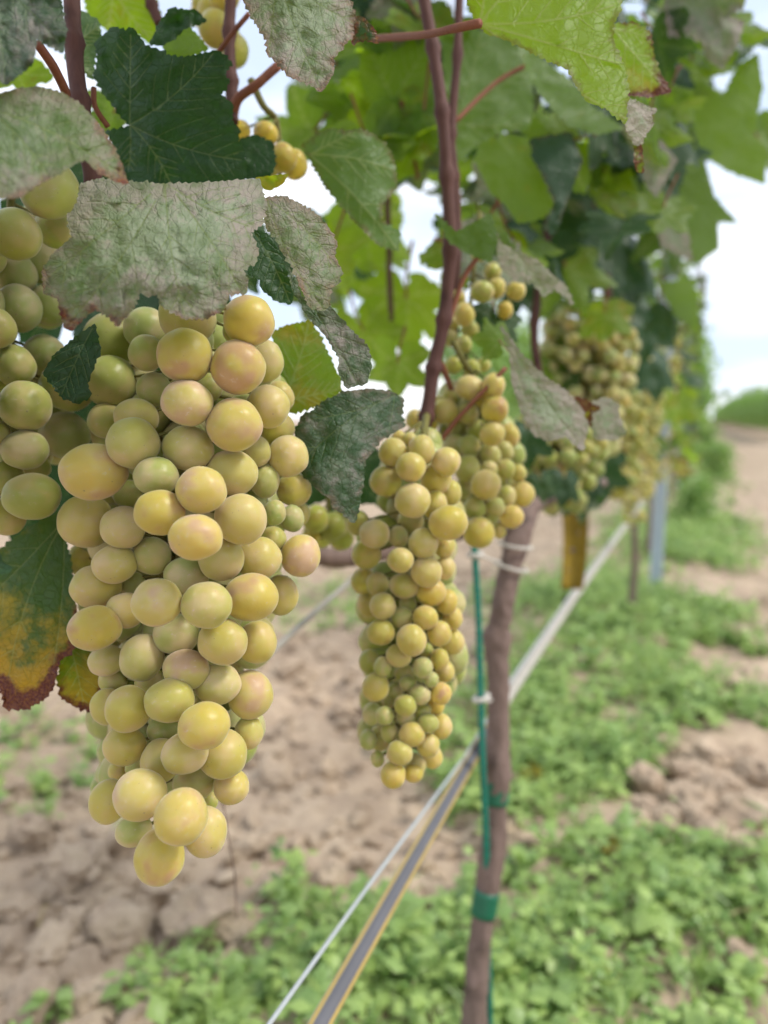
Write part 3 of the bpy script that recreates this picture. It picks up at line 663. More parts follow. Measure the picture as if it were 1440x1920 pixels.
traced_leaf(vine, [(310, 0), (330, 50), (355, 90), (380, 125), (460, 150), (560, 200), (690, 262), (715, 312), (760, 382), (830, 405), (905, 465), (918, 330), (900, 250), (870, 180), (852, 110), (882, 50), (892, 0), (900, -140), (640, -260), (380, -160)], .315,
    j=(358, 88), tips=[(905, 445), (860, 20), (640, -240), (400, -150), (880, 240)], gx=.003, gy=-.010, cv=.003, under=True, g=.95, yel=.02, brn=.06, amp=3.5, wav=.0022, petiole=[(900, 44, .318), (850, 54, .33), (790, 66, .36), (706, 72, .42)], pr=.0019, label='bright backlit leaf with a red stalk at the top right', **B2)
traced_leaf(vine, [(790, 95), (940, 85), (1000, 120), (1015, 220), (1040, 280), (1078, 345), (1000, 365), (880, 355), (850, 280), (820, 190)], .36, j=(860, 110), tips=[(1065, 340), (1000, 150)], gx=.01, under=True, g=.9, yel=.15, brn=.10, aut=.75, amp=3.5, label='yellow green leaf with a broad brown rim', **B2)
traced_leaf(vine, [(910, 365), (960, 385), (1025, 412), (1003, 430), (1010, 470), (985, 500), (962, 545), (940, 545), (912, 505), (902, 440)], .335, gx=.02, wav=.004, g=.4, mil=.72, brn=.03, amp=2.5, **B2)
traced_leaf(vine, [(940, 530), (964, 540), (972, 600), (972, 650), (945, 640), (938, 590)], .335, g=.7, yel=.3, brn=.15, amp=2.5, **B2)
traced_leaf(vine, [(1130, 545), (1200, 495), (1240, 480), (1290, 490), (1340, 485), (1400, 500), (1460, 560), (1480, 610), (1490, 690), (1475, 720), (1430, 770), (1432, 830), (1500, 870), (1495, 940), (1420, 920), (1330, 830), (1270, 760), (1220, 700), (1180, 630)], .40, j=(1160, 580), tips=[(1485, 930), (1480, 640), (1330, 495)], gx=.006, cv=.012, under=True, g=.42, brn=.06, amp=4, label='green leaf hanging left of the upright cane', **A)
traced_leaf(vine, [(420, 870), (450, 920), (520, 950), (580, 980), (620, 1020), (680, 1070), (712, 1142), (640, 1080), (600, 1115), (560, 1060), (500, 1060), (440, 1010), (425, 950)], .44, j=(425, 890), tips=[(600, 1090)], gx=.01, cv=.01, g=.4, mil=.68, amp=3, **B2)
traced_leaf(vine, [(940, 610), (975, 660), (1020, 705), (1060, 732), (1090, 765), (1104, 800), (1092, 846), (1060, 818), (1030, 828), (1000, 815), (980, 780), (960, 720), (955, 660)], .415, j=(948, 630), tips=[(1085, 830), (1010, 815)], gx=.006, cv=.01, g=.4, mil=.74, amp=3, brn=.03, label='pale mildewed leaf hanging in front of the far bunches')
traced_leaf(vine, [(370, 800), (450, 770), (520, 800), (530, 880), (565, 970), (500, 1005), (400, 1000), (370, 920)], .45, ox=980, oy=480, sc=2.909, gx=.005, g=.4, mil=.72, amp=3)
traced_leaf(vine, [(285, 765), (360, 790), (425, 835), (380, 850), (370, 930), (330, 900), (310, 870), (330, 840)], .44, ox=980, oy=480, sc=2.909, g=.8, yel=.6, brn=.3, amp=2.5)
traced_leaf(vine, [(112, 960), (60, 985), (0, 1030), (-60, 1060), (-120, 1160), (-100, 1270), (-40, 1310), (0, 1290), (12, 1330), (50, 1330), (84, 1310), (100, 1290), (112, 1240), (135, 1220), (150, 1180), (140, 1120), (132, 1050)], .335, j=(120, 975), tips=[(10, 1320), (-90, 1180), (90, 1300)], gx=-.006, gy=-.003, cv=.004, g=.25, yel=.12, brn=.02, aut=1.1, mil=.0, amp=4.5, label='leaf turning yellow and wine red at the left edge')
traced_leaf(vine, [(112, 1240), (135, 1215), (170, 1200), (188, 1230), (192, 1290), (182, 1340), (160, 1330), (140, 1325), (115, 1308), (108, 1280)], .338, j=(125, 1180), tips=[(160, 1335)], g=.55, yel=.36, brn=.05, aut=.6, amp=4.5)
traced_leaf(vine, [(180, 360), (230, 280), (330, 200), (400, 150), (425, 260), (370, 400), (380, 460), (330, 490), (260, 460), (220, 410)], .285, ox=0, oy=540, sc=2.25, j=(390, 170), tips=[(260, 450)], g=.05, mil=.0, brn=.03, amp=3, gx=-.004)
traced_leaf(vine, [(-120, -100), (60, -100), (115, 0), (125, 60), (118, 100), (70, 75), (62, 120), (12, 160), (0, 150), (-80, 140)], .225, j=(-40, -60), tips=[(110, 80), (10, 150)], gy=-.008, g=.05, mil=.44, wav=.004, amp=3)
traced_leaf(vine, [(250, 180), (270, 60), (310, 40), (370, 80), (385, 150), (355, 220), (350, 300), (290, 250), (240, 220)], .345, j=(250, 190), tips=[(370, 100), (345, 280)], g=.25, under=True, amp=3, **A)
traced_leaf(vine, [(560, 165), (600, 80), (640, 30), (740, 40), (775, 80), (690, 110), (650, 150), (600, 172)], .345, g=.05, mil=.05, amp=3, wav=.004, **A)
traced_leaf(vine, [(610, 170), (700, 95), (740, 130), (782, 185), (700, 215), (660, 268), (630, 240)], .36, under=True, g=.6, amp=3, brn=.03, **A)
traced_leaf(vine, [(300, -80), (560, -80), (600, 60), (590, 110), (560, 165), (520, 130), (410, 120), (330, 60)], .42, j=(420, -60), tips=[(560, 140), (400, 110)], under=True, g=.95, yel=.25, amp=4, **A)
traced_leaf(vine, [(900, 520), (960, 505), (1025, 535), (1035, 620), (1010, 668), (920, 672), (880, 600)], .375, g=.05, amp=3, **A)
traced_leaf(vine, [(960, 665), (1085, 652), (1060, 690), (1010, 715), (970, 700)], .30, g=.9, yel=.5, amp=2, **A)
# --- mid distance leaves
traced_leaf(vine, [(215, 140), (350, 110), (480, 150), (545, 250), (560, 400), (540, 490), (450, 490), (330, 560), (262, 620), (240, 450), (228, 300)], .56, j=(260, 460), tips=[(520, 470), (540, 260), (360, 130)], under=True, g=.6, yel=.08, amp=3, gx=.01, **B2)
traced_leaf(vine, [(500, 165), (560, 200), (700, 300), (780, 400), (900, 480), (800, 505), (690, 470), (600, 370), (550, 300)], .52, under=True, g=.6, yel=.16, mil=.05, amp=3, gx=.02, **B2)
traced_leaf(vine, [(360, 540), (450, 505), (530, 515), (560, 610), (640, 700), (640, 790), (560, 830), (500, 835), (450, 760), (400, 720), (340, 600)], .54, under=True, g=.7, yel=.18, amp=3, **B2)
traced_leaf(vine, [(550, 520), (700, 495), (745, 600), (700, 720), (670, 800), (640, 880), (600, 860), (640, 760), (600, 670), (560, 600)], .53, g=.03, mil=.15, brn=.05, amp=3, **B2)
traced_leaf(vine, [(190, 800), (270, 870), (400, 800), (425, 900), (400, 985), (300, 945), (240, 900)], .43, g=.4, mil=.15, amp=3, **B2)
traced_leaf(vine, [(-90, 100), (60, 120), (170, 140), (205, 300), (190, 500), (130, 650), (20, 690), (-40, 640), (-20, 460), (-90, 300)], .62, j=(40, 380), tips=[(180, 160), (120, 630), (-60, 160)], under=True, g=.72, yel=.12, amp=3, **B2)
traced_leaf(vine, [(960, -60), (975, 10), (1070, 30), (1110, 80), (1180, 30), (1350, 80), (1330, 150), (1270, 262), (1210, 220), (1190, 150), (1100, 170), (1050, 110), (1030, 40)], .66, g=.4, mil=.76, amp=3, wav=.006, **B2)
traced_leaf(vine, [(1140, 360), (1190, 300), (1270, 360), (1330, 240), (1400, 200), (1420, 330), (1385, 500), (1435, 560), (1425, 690), (1290, 640), (1190, 580)], .80, under=True, g=.75, yel=.10, amp=3, **B2)
traced_leaf(vine, [(1100, 620), (1200, 600), (1240, 740), (1325, 835), (1250, 830), (1255, 930), (1180, 985), (1130, 920), (1110, 760)], .85, under=True, g=.55, yel=.05, amp=3, **B2)
traced_leaf(vine, [(1020, 790), (1090, 760), (1140, 870), (1155, 980), (1040, 920)], .80, g=.4, mil=.74, amp=3, **B2)
traced_leaf(vine, [(1040, 1060), (1165, 1045), (1182, 1235), (1100, 1190), (1050, 1110)], 1.0, under=True, g=.6, amp=3, **B2)
traced_leaf(vine, [(990, 420), (1110, 410), (1170, 560), (1150, 600), (1030, 590)], .75, under=True, g=.8, yel=.1, amp=3, **B2)
traced_leaf(vine, [(880, 470), (1000, 480), (1100, 600), (1020, 740), (985, 700), (960, 600)], .62, g=.4, mil=.7, amp=3, **B2)
traced_leaf(vine, [(430, 500), (540, 510), (600, 720), (570, 760), (470, 640)], .66, g=.3, under=True, amp=3, ox=720, sc=2.)
for q_ in [ # px, py, depth, size px, tip angle, tilt, underside, props
    (1010, 300, .75, 120, 150, (.3, .4), 0, dict(g=.05)), (1190, 260, .78, 130, 170, (.2, .3), 0, dict(g=.04)), (1230, 330, .95, 110, 200, (.4, .2), 1, dict(g=.3)),
    (1120, 420, .85, 140, 190, (.3, .1), 0, dict(g=.05)), (1060, 500, .8, 100, 160, (-.2, .3), 1, dict(g=.6, yel=.2)), (1180, 480, 1.0, 110, 180, (.4, .3), 0, dict(g=.05)),
    (1290, 90, .9, 120, 190, (.3, .5), 1, dict(g=.5)), (1390, 60, .8, 90, 200, (.3, .6), 0, dict(g=.2, mil=.3)), (1420, 270, .9, 90, 150, (.2, .2), 1, dict(g=.6)),
    (620, 60, .62, 120, 160, (.1, .6), 1, dict(g=.75)), (720, 110, .70, 130, 200, (.1, .5), 1, dict(g=.7)), (590, 250, .75, 110, 215, (.1, .2), 1, dict(g=.55)),
    (655, 180, .72, 110, 140, (.3, .3), 1, dict(g=.65)), (680, 420, .8, 120, 170, (.1, .3), 1, dict(g=.85, yel=.1)), (620, 470, .62, 100, 200, (-.1, .4), 1, dict(g=.9, yel=.2)),
    (760, 560, .85, 120, 180, (.2, .2), 1, dict(g=.8)), (680, 620, .75, 90, 150, (.2, .2), 1, dict(g=.75)), (745, 680, .62, 80, 185, (.2, .1), 1, dict(g=.7, yel=.1)),
    (900, 130, .70, 130, 180, (.0, .3), 1, dict(g=.5)), (960, 60, .72, 120, 160, (.2, .5), 0, dict(g=.08)), (760, 30, .75, 120, 170, (.2, .6), 1, dict(g=.6)),
    (900, 420, .66, 90, 170, (.2, .3), 1, dict(g=.6, yel=.1)), (975, 520, .72, 90, 200, (.2, .3), 0, dict(g=.05)), (1250, 130, .8, 100, 170, (.3, .4), 0, dict(g=.05)),
    (1330, 200, .95, 110, 160, (.2, .4), 1, dict(g=.45, yel=.1)), (560, 420, .55, 80, 170, (.1, .3), 0, dict(g=.06)), (520, 470, .40, 60, 200, (.2, .2), 0, dict(g=.08)),
    (1255, 420, .98, 90, 175, (.2, .2), 1, dict(g=.4)), (935, 640, .46, 55, 330, (.3, .2), 1, dict(g=.6)), (930, 600, .50, 70, 190, (.2, .2), 0, dict(g=.1, mil=.3)),
    (80, 250, .42, 90, 170, (0, .4), 1, dict(g=.9, yel=.3)), (215, 215, .45, 70, 190, (0, .3), 1, dict(g=.7)), (30, 130, .4, 80, 200, (0, .5), 1, dict(g=.9, yel=.2)),
    (60, 480, .45, 190, 175, (.2, .1), 0, dict(g=.03)), (230, 620, .42, 180, 185, (-.1, .1), 0, dict(g=.03)), (140, 800, .43, 170, 170, (.1, -.1), 0, dict(g=.02)), (-40, 760, .44, 180, 180, (.3, .0), 0, dict(g=.03)),
    (330, 480, .43, 160, 190, (.0, .2), 0, dict(g=.03)), (430, 700, .45, 120, 170, (.0, .1), 0, dict(g=.05)), (420, 440, .47, 120, 200, (.1, .2), 0, dict(g=.08)), (60, 930, .46, 120, 190, (.1, .1), 0, dict(g=.05)),
    (80, 330, .5, 150, 170, (.1, .1), 0, dict(g=.05)), (280, 330, .5, 140, 190, (.1, .1), 0, dict(g=.05)), (250, 900, .5, 110, 180, (.1, .1), 0, dict(g=.05)), (640, 880, .52, 110, 180, (.1, .1), 0, dict(g=.05)),
    (1205, 610, 1.25, 75, 180, (.2, .1), 0, dict(g=.02)), (1225, 690, 1.4, 70, 170, (.2, .1), 0, dict(g=.02)), (1180, 560, 1.15, 80, 190, (.2, .2), 0, dict(g=.02)), (1040, 890, .95, 80, 180, (.1, .0), 0, dict(g=.02)), (1120, 880, 1.1, 70, 170, (.1, .0), 0, dict(g=.04)), (990, 820, .60, 60, 180, (.1, .0), 0, dict(g=.04)), (1058, 905, .76, 52, 185, (.2, .1), 0, dict(g=.05)), (1015, 905, .70, 42, 170, (.1, .1), 0, dict(g=.1, mil=.3)), (1105, 900, .85, 50, 175, (.2, .1), 0, dict(g=.03)),  # the darkest leaves here carry deep shade by the far bunches in their colour
    (1085, 930, 1.0, 50, 170, (.1, .2), 0, dict(g=.1, mil=.4)), (1265, 760, 1.8, 60, 180, (.2, .1), 1, dict(g=.7, yel=.3)), (1268, 872, 2.2, 36, 190, (.5, .6), 0, dict(g=.6, yel=.5, brn=.4)), (1165, 920, 1.3, 30, 180, (.5, .6), 1, dict(g=.8, yel=.6, brn=.2))]:
    cam_leaf(vine, *q_[:5], tilt=q_[5], under=bool(q_[6]), **q_[7])
rs = random.Random(77); gp = [(480, 200, 62, 85), (556, 230, 20, 58), (785, 410, 34, 62), (592, 345, 25, 32), (690, 590, 36, 26), (520, 612, 40, 34), (1385, 560, 95, 310), (1450, 340, 60, 140)]; cnt = 0
while cnt < 125:
    px, py, d = rs.uniform(560, 1360), rs.uniform(-30, 640), rs.uniform(.56, 1.05); sz = rs.uniform(.036, .052)*F/d
    if (py > 480 and 800 < px < 1130) or any(((px-a)/(rx+sz*.6))**2+((py-b)/(ry+sz*.6))**2 < 1 for a, b, rx, ry in gp): continue
    cnt += 1; br = rs.random()
    cam_leaf(vine, px, py, d, sz, rs.gauss(180, 35), tilt=(rs.gauss(.2, .5), rs.gauss(.3, .5)), under=br < .55, **(dict(g=rs.uniform(.6, .95), yel=rs.choice([0, 0, .15, .3])) if br < .55 else dict(g=.3, mil=.6) if br > .87 else dict(g=rs.uniform(.0, .2))))
# leaves of the near canopy around and above (leave the open gaps where the sky shows)
gaps = [(480, 200, 70, 95), (560, 230, 30, 70), (790, 430, 70, 95), (600, 350, 40, 60), (520, 610, 45, 45), (690, 570, 60, 50), (1360, 560, 110, 330), (1440, 320, 70, 160), (785, 190, 30, 30), (1400, 90, 50, 60), (700, 480, 40, 30)]
rl = random.Random(5); cnt = 0
while cnt < 115:
    y = rl.uniform(.30, 1.7); x = XR-.09+rl.gauss(0, .10); z = rl.uniform(.78, 1.55); p = Vector((x, y, z)); v = p-CAM; d = v.dot(FW); s = rl.uniform(.035, .058)
    if d < .5 and z < 1.25: continue
    px = CX+F*v.dot(RT)/max(d, .05); py = CY-F*v.dot(UP)/max(d, .05); sp = s*F/max(d, .05)
    if d > 0 and any(((px-a)/(rx+sp*.62))**2+((py-b)/(ry+sp*.62))**2 < 1 for a, b, rx, ry in gaps): continue
    if d > 0 and py > 540 and px < 1000: continue
    cnt += 1; un = rl.random() < .6
    n = Vector((rl.gauss(.5, .5), rl.gauss(-.3, .5), rl.gauss(.6, .4)))
    put_leaf(vine, p, s, n, Vector((rl.gauss(.2, .5), rl.gauss(0, .5), -1)), dict(g=rl.choice([.03, .05, .1, .3, .5, .8]), yel=rl.choice([0, 0, 0, .1, .25]), mil=rl.choice([0, 0, 0, .15, .5]), brn=rl.choice([0, 0, .05, .1])))

for k in range(60):                                   # unseen canopy above the frame, leaves added to shade from above
    put_leaf(vine, Vector((rl.uniform(-.42, -.12), rl.uniform(.05, .6), rl.uniform(1.12, 1.6))), rl.uniform(.045, .06), Vector((rl.gauss(.3, .4), rl.gauss(-.2, .4), 1)), Vector((rl.gauss(.3, .5), rl.gauss(0, .5), -.6)), dict(g=rl.choice([.05, .3, .5, .7])))
for k in range(20):                                   # unseen overhanging leaves outside the frame, added to shade the left side
    put_leaf(vine, Vector((rl.uniform(-.20, .02), rl.uniform(-.12, .30), rl.uniform(1.02, 1.3))), rl.uniform(.045, .06), Vector((rl.gauss(.3, .4), rl.gauss(-.2, .4), 1)), Vector((rl.gauss(.3, .5), rl.gauss(0, .5), -.6)), dict(g=rl.choice([.05, .3, .5])))
for k, (a, b) in enumerate([(400, -140), (380, -260), (500, -330), (620, -380), (300, -180), (250, -300)]):  # unseen leaves added in the sun's path to shade the left bunch
    cam_leaf(vine, a, b, .27+.012*(k % 4), 175, 170+10*(k % 5), tilt=(.4, 1.2), g=.2)
for k in range(16):  # unseen leaves added beyond the left edge to keep light off the left bunch
    cam_leaf(vine, rl.uniform(-420, -160), rl.uniform(150, 1000), rl.uniform(.18, .30), 200, rl.uniform(150, 210), tilt=(rl.gauss(.3, .3), rl.gauss(.2, .3)), g=.05)
# ------------------------------------------------------------------ bunches after the photo
main_top = [(1050, 140, 108, 0, 0, .9, .6), (1005, 335, 115, 0, 0, .8, 1.), (780, 285, 115, 0, 0, .75, .7), (620, 275, 77, 0, 2, .2), (790, 120, 120, 0, 2, .5), (470, 220, 115, 0, 3, .2), (465, 395, 110, 0, 3, .2), (790, 485, 108, 98, 0, .75, .5), (990, 578, 117, 113, 0, .8, .3),
 (1120, 310, 68, 90, 2, .5), (1130, 500, 92, 92, 1, .7), (1180, 460, 48, 70, 3, .6), (650, 430, 75, 0, 3, .2), (575, 545, 92, 80, 2, .6), (563, 655, 110, 107, 0, .45), (795, 675, 108, 95, 1, .55), (450, 560, 78, 75, 3, .35), (395, 777, 140, 117, -1, .95, .5), (660, 795, 94, 72, 0, .2), (850, 852, 106, 100, -1, .85, .3),
 (980, 780, 108, 98, 1, .65), (1075, 690, 68, 70, 2, .5), (1170, 595, 72, 75, 2, .6), (1215, 710, 86, 90, 1, .75), (1240, 850, 76, 72, 2, .7), (1118, 815, 55, 72, 2, .3), (675, 948, 106, 98, -1, .85, .4), (825, 1052, 112, 98, -2, 1., .9), (365, 985, 115, 112, 1, .7, .2), (520, 1010, 93, 92, 1, .6), (1015, 975, 112, 108, 0, .75),
 (1158, 948, 48, 56, 1, .05), (1232, 972, 52, 58, 1, .05), (1150, 1062, 58, 58, 2, .4), (1270, 1130, 84, 90, 0, 1., .8), (640, 1130, 82, 80, 2, .3), (485, 1165, 96, 80, 1, .65), (345, 1145, 62, 70, 3, .6), (935, 1140, 96, 96, 1, .6), (1090, 1140, 98, 92, 1, .75), (785, 1215, 95, 62, 2, .15), (405, 1258, 106, 90, 1, .7), (560, 1250, 55, 55, 3, .2),
 (663, 1325, 106, 101, -1, .75, .2), (872, 1338, 106, 100, -1, .5), (1060, 1305, 117, 98, 0, .85, .3), (1185, 1295, 52, 86, 2, .7), (530, 1360, 82, 75, 1, .95), (1265, 950, 40, 50, 3, .3), (1000, 180, 60, 60, 3, .3), (880, 420, 60, 60, 3, .3), (540, 870, 60, 60, 3, .2)]
main_low = [(400, 175, 110, 92, 0, .8, .5), (745, 200, 99, 76, 1, .25), (600, 300, 90, 100, 1, .5), (940, 232, 106, 97, 0, .65), (1085, 235, 84, 90, 1, .75), (450, 312, 76, 66, 2, .55), (785, 350, 99, 86, 0, .65, .9), (920, 410, 97, 86, 0, .55), (1055, 455, 97, 102, 0, .75, .3), (540, 515, 96, 98, 0, .65), (715, 480, 106, 92, 0, .55), (862, 587, 109, 99, -1, .8, .2),
 (475, 398, 60, 40, 3, .4), (450, 505, 38, 78, 2, .6), (690, 605, 68, 48, 2, .15), (1050, 615, 57, 70, 1, .6), (525, 672, 90, 82, 1, .65), (680, 732, 84, 92, 1, .5), (782, 702, 100, 80, 0, .75), (940, 707, 101, 102, 0, .65), (975, 842, 76, 74, 1, .85), (820, 825, 90, 72, 2, .35), (492, 776, 36, 38, 3, .7), (590, 877, 111, 107, -1, .8, .2), (765, 972, 111, 117, -2, .85, .3),
 (458, 905, 55, 93, 1, .7), (865, 1032, 86, 106, 0, .75), (565, 1030, 76, 63, 0, .2), (672, 1140, 102, 116, -1, .75, .2), (885, 905, 34, 40, 3, .2), (860, 480, 60, 60, 3, .3), (630, 400, 60, 60, 3, .3), (580, 760, 50, 50, 3, .3)]
bl = [(a, b-40/1, *c) for a, b, *c in []]
main = [(x, y, *r_) for x, y, *r_ in main_top]+[(x, y+560*2.25, *r_) for x, y, *r_ in main_low]
traced_bunch('large sharp bunch of golden green grapes hanging closest in the foreground', main, .308, .046, [(370, 560), (345, 800), (335, 1100), (330, 1350), (320, 1600)], [(360, 420, .32), (365, 500, .312)], 0, 540, 2.25, fill=230, hueb=.65)
left = [(65, -226, 105, 0, 0, .85, .3), (205, -420, 125, 0, 0, .7), (230, -250, 80, 0, 2, .4), (-15, 170, 78, 85, 0, .7), (75, 85, 95, 100, 2, .25), (62, 330, 84, 88, 1, .5, .3), (215, 70, 65, 90, 3, .2), (105, 497, 106, 106, 0, .5), (105, 682, 97, 80, 0, .5), (35, 795, 62, 72, 1, .45), (135, 880, 117, 90, 0, .45, .3), (30, 965, 75, 80, 1, .85), (272, 620, 105, 100, 3, .2), (285, 420, 112, 100, 2, .3), (150, 755, 62, 60, 3, .2), (-10, 620, 45, 60, 0, .75), (-60, 420, 100, 0, 1), (-70, 800, 100, 0, 1), (-60, 250, 100, 0, 2), (-90, 60, 100, 0, 1), (-80, -150, 100, 0, 1), (60, -60, 90, 0, 3, .2), (170, -110, 90, 0, 3, .2), (-60, 960, 90, 0, 2), (-120, 600, 100, 0, 1), (190, 300, 90, 0, 4, .1), (190, 530, 80, 0, 4, .1)]
traced_bunch('shaded bunch of green grapes cut off by the left edge of the photo', [(a, b, c, *r_[:2], (r_[2] if len(r_) > 2 else .4)*.45) for a, b, c, *r_ in left], .330, .040, [(20, 380), (20, 700), (20, 960)], [(60, 240, .315), (40, 320, .312)], 0, 540, 2.25, fill=60, hueb=.2)  # hue scaled down: part of this bunch's shade is put into its colour
sec_a = [(510, 600, 80, 0, 0, .75), (665, 585, 74, 80, 0, .7), (605, 680, 82, 0, -1, .75), (797, 650, 78, 80, 0, .75), (740, 740, 85, 90, 1, .75), (470, 755, 86, 86, 0, .55), (615, 860, 97, 97, -1, .7), (820, 815, 54, 70, 1, .6), (807, 980, 110, 90, -1, .75), (735, 885, 60, 80, 1, .7), (410, 1040, 84, 80, 0, .6), (540, 1055, 55, 60, 2, .35), (675, 1090, 82, 86, 0, .65), (605, 970, 75, 60, 3, .3), (790, 1110, 52, 65, 1, .7), (550, 1182, 72, 70, -1, .65), (365, 1150, 80, 82, 1, .5), (690, 1245, 86, 85, 0, .75), (790, 1225, 52, 65, 1, .7), (350, 1295, 70, 72, 1, .55), (425, 1310, 62, 65, 2, .5), (570, 1320, 82, 62, 1, .5), (715, 1350, 82, 80, 0, .9), (540, 520, 40, 40, 2, .8), (320, 980, 62, 70, 2, .4), (600, 530, 40, 40, 2, .7)]
sec_b = [(455, 393, 72, 74, 0, .65), (380, 380, 48, 75, 2, .6), (590, 380, 48, 48, 2, .2), (555, 455, 62, 58, 1, .25), (445, 535, 78, 70, 0, .6), (685, 455, 70, 66, 0, .8), (800, 370, 58, 70, 1, .9), (830, 460, 55, 65, 1, .85), (608, 577, 82, 88, -1, .7), (760, 540, 66, 70, 0, .8), (830, 585, 66, 70, 1, .75), (540, 660, 70, 62, 0, .5), (690, 630, 38, 40, 2, .2), (380, 690, 48, 66, 1, .25), (455, 720, 50, 56, 0, .2), (670, 725, 54, 58, 0, .2), (760, 680, 52, 60, 1, .65), (790, 745, 52, 60, 1, .8), (570, 755, 55, 50, 1, .3), (715, 790, 42, 44, 0, .15), (590, 810, 48, 44, 1, .2), (415, 830, 74, 78, 0, .7), (520, 850, 48, 46, 2, .2), (655, 870, 60, 56, 0, .25), (768, 865, 58, 62, 0, .95, .4), (740, 925, 48, 55, 1, .95), (575, 930, 62, 60, 0, .4), (490, 900, 44, 44, 2, .25), (395, 975, 46, 62, 1, .15), (465, 985, 52, 50, 0, .2), (580, 995, 55, 50, 1, .3), (700, 1025, 58, 52, 0, .3), (670, 960, 48, 46, 1, .3), (770, 1040, 52, 70, 1, .85), (490, 1075, 48, 56, 1, .3), (610, 1085, 72, 66, 0, .75), (700, 1145, 62, 66, 0, .7), (375, 1115, 36, 56, 1, .1), (545, 1185, 72, 66, 0, .6), (720, 1205, 56, 66, 1, .85), (630, 1250, 60, 60, 1, .4), (425, 1218, 34, 44, 1, .2), (510, 1305, 69, 72, 0, .85), (620, 1295, 56, 50, 1, .85), (440, 1105, 28, 70, 2, .5)]
sec = sec_a+[(x, y+360*2.88, *r_) for x, y, *r_ in sec_b]
traced_bunch('long slim bunch of yellow grapes hanging in the middle of the photo', sec, .392, .029, [(790, 850), (780, 1000), (770, 1200), (755, 1330), (745, 1450)], [(800, 780, .44), (795, 815, .41)], 560, 640, 2.88, fill=80, hueb=.65, lay=.008, blo=.6)
third = [(1052, 240, 64, 70, 0, .85), (920, 250, 78, 60, 1, .7), (990, 300, 62, 62, 2, .8), (1060, 368, 75, 76, 0, .8, .4), (1045, 500, 70, 68, 0, .7), (1135, 510, 48, 68, 1, .75), (790, 380, 72, 72, 1, .6), (910, 385, 62, 62, 2, .3), (845, 560, 62, 60, 2, .2), (920, 565, 62, 60, 2, .2), (1035, 615, 56, 66, 1, .35), (1108, 595, 44, 60, 1, .3), (1028, 690, 48, 46, 1, .4), (912, 690, 66, 80, 1, .4), (1010, 775, 82, 84, -1, .75), (1118, 690, 52, 56, 1, .3), (1185, 712, 45, 50, 1, .5), (950, 900, 62, 62, 0, .2), (1062, 897, 52, 56, 0, .25), (1122, 835, 48, 60, 1, .4), (1205, 825, 70, 72, 0, .85), (1150, 947, 66, 64, 0, .9), (972, 1032, 88, 86, -1, .7, .2), (1082, 1022, 38, 44, 1, .5), (885, 800, 54, 56, 2, .3), (750, 345, 50, 50, 2, .5), (700, 440, 52, 60, 2, .7), (625, 420, 40, 56, 2, .7), (860, 460, 60, 60, 3, .2), (960, 480, 60, 60, 3, .2), (870, 650, 60, 60, 3, .2), (1080, 760, 50, 50, 3, .3), (850, 900, 50, 50, 3, .3), (820, 300, 50, 50, 3, .3)]
traced_bunch('bunch of green and yellow grapes tucked behind the slim middle bunch', third, .465, .027, [(890, 720), (900, 850), (905, 1000)], [(850, 640, .46), (870, 680, .46)], 560, 640, 2.88, fill=40, hueb=.55, lay=.008, blo=.55)
fourth = [(215, 110, 66, 70, 1, .45), (230, 385, 82, 72, 0, .25), (330, 360, 60, 70, 1, .6), (460, 380, 66, 66, 0, .7), (385, 510, 44, 62, 1, .95), (110, 540, 66, 82, 0, .75), (20, 600, 60, 60, 2, .6), (20, 700, 50, 60, 2, .25), (110, 740, 52, 60, 1, .25), (40, 880, 62, 62, 1, .35), (160, 900, 60, 60, 1, .3), (70, 430, 40, 60, 2, .7), (150, 640, 60, 60, 2, .2), (240, 880, 50, 50, 2, .2), (300, 250, 60, 60, 3, .3)]
traced_bunch('small loose cluster of green and yellow grapes right of the upright cane', fourth, .50, .026, [(890, 480), (880, 600), (870, 720)], [(900, 400, .52), (895, 440, .51)], 840, 440, 3.6, hueb=.5, lay=.008, blo=.5)
up1 = [(60, 215, 72, 60, 1, .95), (225, 230, 78, 62, 1, .85), (330, 380, 85, 90, 0, .7, .3), (400, 420, 70, 92, 1, .95), (210, 350, 45, 45, 0, .6), (260, 420, 60, 70, 2, .5), (150, 330, 70, 70, 3, .6)]
traced_bunch('few yellow berries beside the dark green leaf at the upper left', up1, .42, .02, [(520, 230), (525, 330)], [(470, 150, .42), (495, 200, .42)], 430, 180, 3.27, hueb=.9, lay=.006, blo=.3)
up2 = [(800, 50, 60, 0, 1, .7), (810, 110, 66, 0, 1, .6), (880, 190, 36, 60, 1, .35), (770, 20, 50, 0, 2, .6), (840, -20, 60, 0, 1, .7), (750, 60, 40, 0, 3, .6), (860, 130, 40, 40, 2, .4)]
traced_bunch('few backlit yellow berries at the top edge behind the thin cane', up2, .46, .022, [(410, -20), (415, 90)], [(430, -60, .46), (420, -40, .46)], 0, 0, 2., hueb=.75, lay=.006, blo=.3)
mid = [(90, 960, 70, 80, 1, .3), (180, 1000, 80, 80, 2, .2), (120, 1060, 60, 60, 2, .3), (230, 1060, 70, 70, 2, .15), (70, 1050, 50, 60, 1, .6), (250, 930, 60, 60, 2, .2)]
traced_bunch('few green berries in shade between the two front bunches', mid, .47, .02, [(615, 920), (620, 1010)], [(640, 880, .48), (630, 900, .475)], 560, 640, 2.88, hueb=.25, lay=.006, blo=.3)
